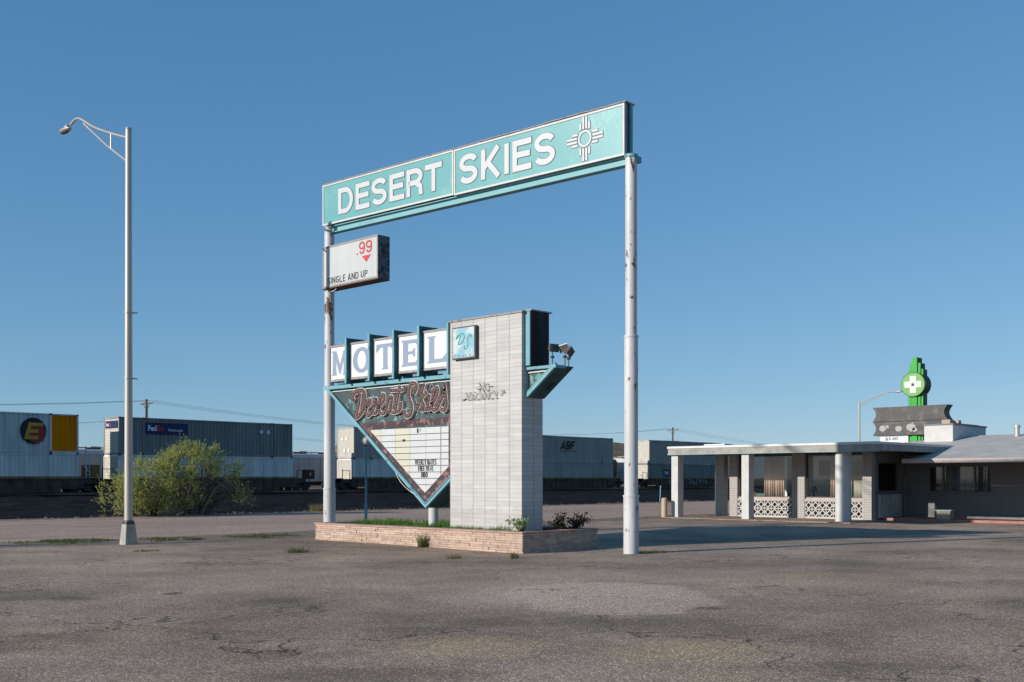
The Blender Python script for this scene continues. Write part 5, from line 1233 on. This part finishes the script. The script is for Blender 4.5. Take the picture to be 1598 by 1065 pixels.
o = MB().prism(fsd, [(.5, 1.06), (2.5, 1.06), (2.5, 1.11), (.5, 1.11)], .001, .08); o.prism(fsd, [(2.55, 1.10), (3.0, 1.10), (3.0, 1.16), (2.55, 1.16)], .001, .25); o.build('window_ledge', 'wing_block', t)
sb = breeze(frame((WU, 18.505, 0), (1, 0, 0)), .55, 2.45, .10, 3, .30)
for vtx in sb.data.vertices: vtx.co.y -= .03 + .07
# interior of the lobby
MB().box(44.6, 44.7, 18.7, 24.8, 0, CZ0).box(WU + .34, 44.6, 24.70, 24.82, 0, .8).box(WU + .34, 40.0, 24.70, 24.82, .8, CZ0).box(44.0, 44.6, 24.70, 24.82, .8, CZ0).build('interior_wall', 'room_white', t)  # end wall opened above its sill, added to let daylight into the lobby
MB().box(WU + .35, 44.6, 18.67, 24.69, CZ0 - .03, CZ0 + .018).build('ceiling', 'room_white', t)
MB().box(WU + .35, 44.6, 18.67, 24.69, -.05, .05).build('lobby_floor', 'room_floor', t)
for a, b in ((21.2, 23.4), (19.0, 20.6)): MB().box(44.52, 44.599, a, b, 1.75, 2.4).build('back_window', 'galv_dark', t)
def curtain(x0, x1, mat, amp=.045, per=.11, z0=.86, z1=2.58, u=39.85, parent=None, fr=None, nm='curtain'):
    m = MB(); n = int((x1 - x0) / .012); fr = fr or fw
    for i in range(n + 1):
        x = x0 + (x1 - x0) * i / n; d = -.40 + amp * math.sin(i * .012 / per * 6.283 + math.sin(i * .05)) + .012 * math.sin(i * .9)
        m.v += [tuple(fr(x, z0, d)), tuple(fr(x + .02 * math.sin(i * .1), z1, d * .98))]
    for i in range(n): m.f.append((2 * i, 2 * i + 2, 2 * i + 3, 2 * i + 1)); m.m.append(0)
    o = m.build(nm, mat, parent, smooth=True); s_ = o.modifiers.new('thickness', 'SOLIDIFY'); s_.thickness = .004; return o
for (x0, x1, mt, lb) in ((1.05, 1.95, 'curtain', 'gathered peach curtain in the left lobby window'), (4.05, 4.62, 'curtain', 'gathered peach curtain in the middle lobby window'), (4.83, 4.93, 'curtain', 'narrow edge of a peach curtain beside the round column')):
    c_ = curtain(x0, x1, mt); tag(c_, lb, 'curtain', 'lobby curtains')
c_ = curtain(.75, 1.5, 'curtain_pale', .03, .13, 1.15, 2.24, fr=frame((WU, 18.51 + .0, 0), (1, 0, 0)), nm='curtain'); tag(c_, 'grey drape behind the shaded side window of the lobby', 'curtain')
M['shade'] = plain('beige_roller_shade', (.62, .56, .46), .9)
c_ = curtain(5.02, 5.62, M['shade'], .006, .2, .86, 1.62); tag(c_, 'flat beige shade covering the lower window between the round column and corner pier', 'window shade')
def sofa(label, x, y, w__, mat, wood=True):
    s = thing('armchair', label, 'chair', 'chairs in the lobby'); s.location = (x, y, .05)
    MB().box(-.3, .3, -w__ / 2, w__ / 2, .25, .45).build('seat', mat, s, bevel=.04); MB().box(-.36, -.22, -w__ / 2, w__ / 2, .40, .95).build('backrest', mat, s, bevel=.04)
    for a in (-1, 1): MB().box(-.36, .32, a * (w__ / 2 + .04) - .03, a * (w__ / 2 + .04) + .03, .58, .64).build('armrest', 'wood', s); MB().box(-.34, -.28, a * (w__ / 2 + .04) - .03, a * (w__ / 2 + .04) + .03, 0, 1.0).build('leg', 'wood', s); MB().box(.24, .30, a * (w__ / 2 + .04) - .03, a * (w__ / 2 + .04) + .03, 0, .58).build('leg', 'wood', s)
sofa('green upholstered armchair at the left end of the left lobby window', 40.5, 23.65, .75, 'cushion')
sofa('green armchair with wooden frame right of the peach curtain in the left lobby window', 40.6, 22.25, .55, 'cushion')
sofa('brown armchair behind the middle lobby window curtain', 40.6, 20.3, .5, 'wood')
d_ = thing('lamp_table', 'small table with a white lamp shade inside the left lobby window', 'table'); d_.location = (41.6, 22.1, .05)
MB().box(-.25, .25, -.25, .25, .6, .64).box(-.03, .03, -.03, .03, 0, .6).box(-.2, .2, -.2, .2, 0, .03).build('table', 'wood', d_); MB().tube([(0, 0, 1.0), (0, 0, 1.25)], [.17, .09], 20).build('lamp_shade', 'trim_white', d_, smooth=True)
MB().cyl(0, 0, .64, 1.0, .03, n=12).build('lamp_stem', 'wood', d_)
# wing
WW = 42.42
fwg = frame((WW, 18.5, 0), (0, -1, 0))
wall_with_hole(fwg, .0, 30, -.08, 2.60, .95, 3.42, 1.08, 2.12, .15, 'wing_wall', 'wing_block')
w_ = MB()
for x0, x1 in ((.95, 1.0), (1.50, 1.56), (2.72, 2.78), (3.37, 3.42)): w_.prism(fwg, [(x0, 1.08), (x1, 1.08), (x1, 2.12), (x0, 2.12)], -.10, .015)
w_.prism(fwg, [(1.0, 1.08), (3.37, 1.08), (3.37, 1.12), (1.0, 1.12)], -.10, .012); w_.prism(fwg, [(1.0, 2.08), (3.37, 2.08), (3.37, 2.12), (1.0, 2.12)], -.10, .012)
w_ = w_.build('window', 'wing_block', t); MB().prism(fwg, [(1.0, 1.12), (3.37, 1.12), (3.37, 2.08), (1.0, 2.08)], -.06, -.055).build('pane', 'glass', w_)
MB().prism(fwg, [(.85, 1.0), (3.5, 1.0), (3.5, 1.075), (.85, 1.075)], .001, .07).build('window_sill', 'wing_block', t)
c_ = curtain(1.58, 2.70, 'curtain_pale', .03, .13, 1.0, 2.15, fr=frame((WW + -.15, 18.5, 0), (0, -1, 0))); tag(c_, 'pale drape behind the wing window under the eave', 'curtain')
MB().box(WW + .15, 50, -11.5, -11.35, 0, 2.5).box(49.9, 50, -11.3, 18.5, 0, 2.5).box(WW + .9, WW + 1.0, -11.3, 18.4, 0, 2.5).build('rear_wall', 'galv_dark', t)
MB().prism(fwg, [(4.72, .06), (4.735, .06), (4.735, 2.3), (4.72, 2.3)], .001, .012).build('door_joint', 'black', t)
# wing roof (low gable with hip at the far end)
EU, RU, BU = 40.1, 46.6, 53.0; EZ, RZ = 2.36, 3.46
def rz_(u): return EZ + (u - EU) * (RZ - EZ) / (RU - EU)
rf = MB(); TH = .12
cut = 43.62
top = [(EU, -12, EZ), (EU, 17.6, EZ), (cut, 17.6, rz_(cut)), (cut, 20.9, rz_(cut)), (RU, 17.9, RZ), (RU, -12, RZ), (BU, -12, EZ), (BU, 20.9, EZ)]
rf.v += top + [(x, y, z - TH) for x, y, z in top]
rf.f += [(0, 5, 4, 2, 1), (2, 4, 3), (5, 6, 7, 4), (4, 7, 3), (8, 9, 10, 12, 13), (0, 1, 9, 8), (1, 2, 10, 9), (2, 3, 11, 10), (0, 8, 13, 5), (5, 13, 14, 6), (6, 14, 15, 7), (3, 7, 15, 11)]; rf.m += [0] * 12
roof = rf.build('roof', 'roof_white', t)
MB().box(EU - .05, EU - .005, -12, 17.6, EZ - .15, EZ + .012).build('gutter', 'sill', roof)
MB().box(EU, WW, -12, 17.59, EZ - .16, EZ - .125).build('eave_soffit', 'soffit', roof)
# big white rooftop block
cb = MB().box(44.9, 48.6, 17.55, 18.75, 2.7, 3.86).build('chimney', 'stucco', roof); MB().box(44.86, 48.64, 17.51, 18.79, 3.861, 3.92).build('chimney_cap', 'roof_grey', cb)
MB().box(45.5, 45.85, 17.9, 18.25, 3.921, 4.12).box(45.9, 46.2, 17.7, 18.0, 3.921, 4.10).build('chimney_pot', 'stone2', cb); MB().box(45.4, 47.9, 17.6, 17.66, 3.921, 3.95).build('roof_tar', 'black', cb)
MB().cyl(46.0, 15.37, 3.2, 3.70, .10, n=16).cyl(46.0, 15.37, 3.70, 3.82, .125, n=16).build('vent_pipe', 'galv', roof, smooth=True)
# walkway
MB().box(40.35, WW + .1, -12, 18.40, -.1, .085).build('walkway', 'red_floor', t, bevel=.01)
MB().box(40.2, 40.349, -12, 18.40, -.1, .095).build('walkway_edge', 'red_kerb', t, bevel=.01)
MB().box(WW - .35, WW - .001, -6, 15.9, .0851, .17).build('wall_step', 'concrete', t)
o = thing('step_planter', 'small sandstone block box standing at the red walkway edge below the wing window', 'planter')
st = MB()
for r_ in range(4):
    for c_ in range(3): st.box(40.36 - .003 * (r_ % 2), 40.72, 16.38 - .17 * c_ - .162 , 16.38 - .17 * c_, .096 + r_ * .075, .096 + r_ * .075 + .07)
st.build('stone_box', 'stone1', o); MB().box(40.32, 40.76, 15.82, 16.42, .396, .44).build('cap', 'cap_teal', o, bevel=.005)
# office apron of concrete under canopy
tag(MB().box(36.4, 39.4, 17.9, 26.3, -.1, gz(38, 22) + .03).build('canopy_slab_floor', 'lot'), kind='structure').name = 'apron'
# bollard and marker
t = thing('bollard', 'short tan bollard beside the outermost canopy column', 'bollard'); t.location = (36.55, 26.18, 0)
MB().cyl(0, 0, -.05, .78, .12, n=24).build('post', 'sand_post', t, smooth=True); MB().ball((0, 0, .78), .12, .12, .05, nu=24, nv=8).build('cap', 'sand_post', t, smooth=True)
t = thing('marker_post', 'thin leaning turquoise marker post on the far shoulder', 'post'); t.location = (60.09, 43.4, 0)
MB().tube([(0, 0, -.1), (0, 0, 1.1)], .04, 8).build('stake', 'teal_light', t); MB().tube([(0, 0, 1.1), (0, 0, 1.14)], .045, 8).build('stake_cap', 'trim_white', t); t.rotation_euler = (R(5), R(-3), 0)

# ================================================================== GREEN CROSS SIGN beyond the office
t = thing('dispensary_sign', 'bright green stepped totem sign with a white cross disc and a scoured grey board', 'sign')
GU = 57.8; fg = frame((GU, 25.6, 0), (0, -1, 0))      # x grows to the viewer's right
CXg = .98
o = MB(); od = MB()
for x0, x1, zt in ((-.42, -.32, 7.62), (-.30, -.16, 7.95), (-.13, .13, 8.27), (.16, .30, 7.95), (.32, .42, 7.62)):
    dep = .0 if abs(x0 + x1) > .7 else (.07 if abs(x0 + x1) > .3 else .14)
    o.prism(fg, [(CXg + x0, 0), (CXg + x1, 0), (CXg + x1, zt), (CXg + x0, zt)], -.05, dep)
    od.prism(fg, [(CXg + x0 - .01, 0), (CXg + x1 + .01, 0), (CXg + x1 + .01, zt - .01), (CXg + x0 - .01, zt - .01)], -.52, -.051)
o.build('totem', 'green', t); od.build('totem_back', 'green_d', t)
dc = MB().prism(fg, arc(CXg - .05, 6.78, .68, .68, 0, 360, 48)[:-1], -.58, .22).build('disc', 'green_d', t)
MB().prism(fg, arc(CXg - .05, 6.78, .645, .645, 0, 360, 48)[:-1], .221, .235).build('disc_face', 'green_disc', dc)
o = MB(); cx, cz, a, b = CXg - .05, 6.78, .46, .165
o.prism(fg, [(cx - a, cz - b), (cx - b, cz - b), (cx - b, cz - a), (cx + b, cz - a), (cx + b, cz - b), (cx + a, cz - b), (cx + a, cz + b), (cx + b, cz + b), (cx + b, cz + a), (cx - b, cz + a), (cx - b, cz + b), (cx - a, cz + b)], .236, .25)
o.build('cross', 'panel_white', dc)
o = MB()
for k, (an, ln) in enumerate(((90, .24), (60, .21), (120, .21), (28, .16), (152, .16), (5, .09), (175, .09))):
    d = Vector((cos(R(an)), sin(R(an)))); p = Vector((cx, cz - .08)); n_ = Vector((-d.y, d.x)) * ln * .13
    o.prism(fg, [tuple(p), tuple(p + d * ln * .5 - n_), tuple(p + d * ln), tuple(p + d * ln * .5 + n_)], .251, .255 + .0005 * k)
o.ribbon(fg, [(cx, cz - .16), (cx, cz - .08)], .012, .251, .2545)
o.build('leaf_mark', 'green_d', dc)
# grey board with concave ends
def concave(x, z0, z1, s, n=8): return [(x + s * .20 * math.sin(math.pi * i / n), z0 + (z1 - z0) * i / n) for i in range(n + 1)]
BX0, BX1, BZ0, BZm, BZ1 = -1.35, 2.85, 4.02, 4.80, 5.60
pts = concave(BX1, BZ0, BZm, -1) + concave(BX1, BZm, BZ1, -1)[1:] + concave(BX0, BZ1, BZm, 1) + concave(BX0, BZm, BZ0, 1)[1:]
gb = MB().prism(fg, pts, -.45, .30).build('board', 'sign_grey', t)
MB().ribbon(fg, [(BX0 + .2, BZm), (BX1 - .15, BZm)], .035, .301, .32).build('board_seam', 'black', gb)
o = MB(); random.seed(9)
for k, (x, z, s) in enumerate(((-.75, 4.42, .20), (.15, 4.38, .19), (.85, 4.44, .26), (2.62, 4.40, .16), (-.5, 4.5, .1), (1.05, 4.3, .14))):
    ringp = [(x + s * (1 + .45 * mnoise.noise(Vector((i * .9, k, 0)))) * math.cos(i / 16 * 6.283), z + s * .85 * (1 + .5 * mnoise.noise(Vector((i * .8, k, 5)))) * math.sin(i / 16 * 6.283)) for i in range(16)]
    o.flat(fg, ringp, .304)
o.build('scoured_patch', 'bare_grey', gb)
pn = MB().prism(fg, [(-.98, 2.9), (.62, 2.9), (.62, 3.96), (-.98, 3.96)], -.3, .12).build('price_board', 'panel_white', t)
font_text('price_text', fg, '$5.00', -.70, 3.76, .17, .124, 'green_d', pn, 1.4, .02); font_text('price_text', fg, 'Pre-Rolls', -.80, 3.50, .16, .124, 'black', pn, 1.2, .02)

# one even multiplier darkens every base colour, to deepen shade against the stronger sun
for m in bpy.data.materials:
    if not m.use_nodes: continue
    b = m.node_tree.nodes.get('Principled BSDF')
    if b is None or not b.inputs['Base Color'].is_linked: continue
    src = b.inputs['Base Color'].links[0].from_socket
    L(m.node_tree, mix(m.node_tree, 1.0, src, (.87, .865, .86), 'MULTIPLY'), b.inputs['Base Color'])
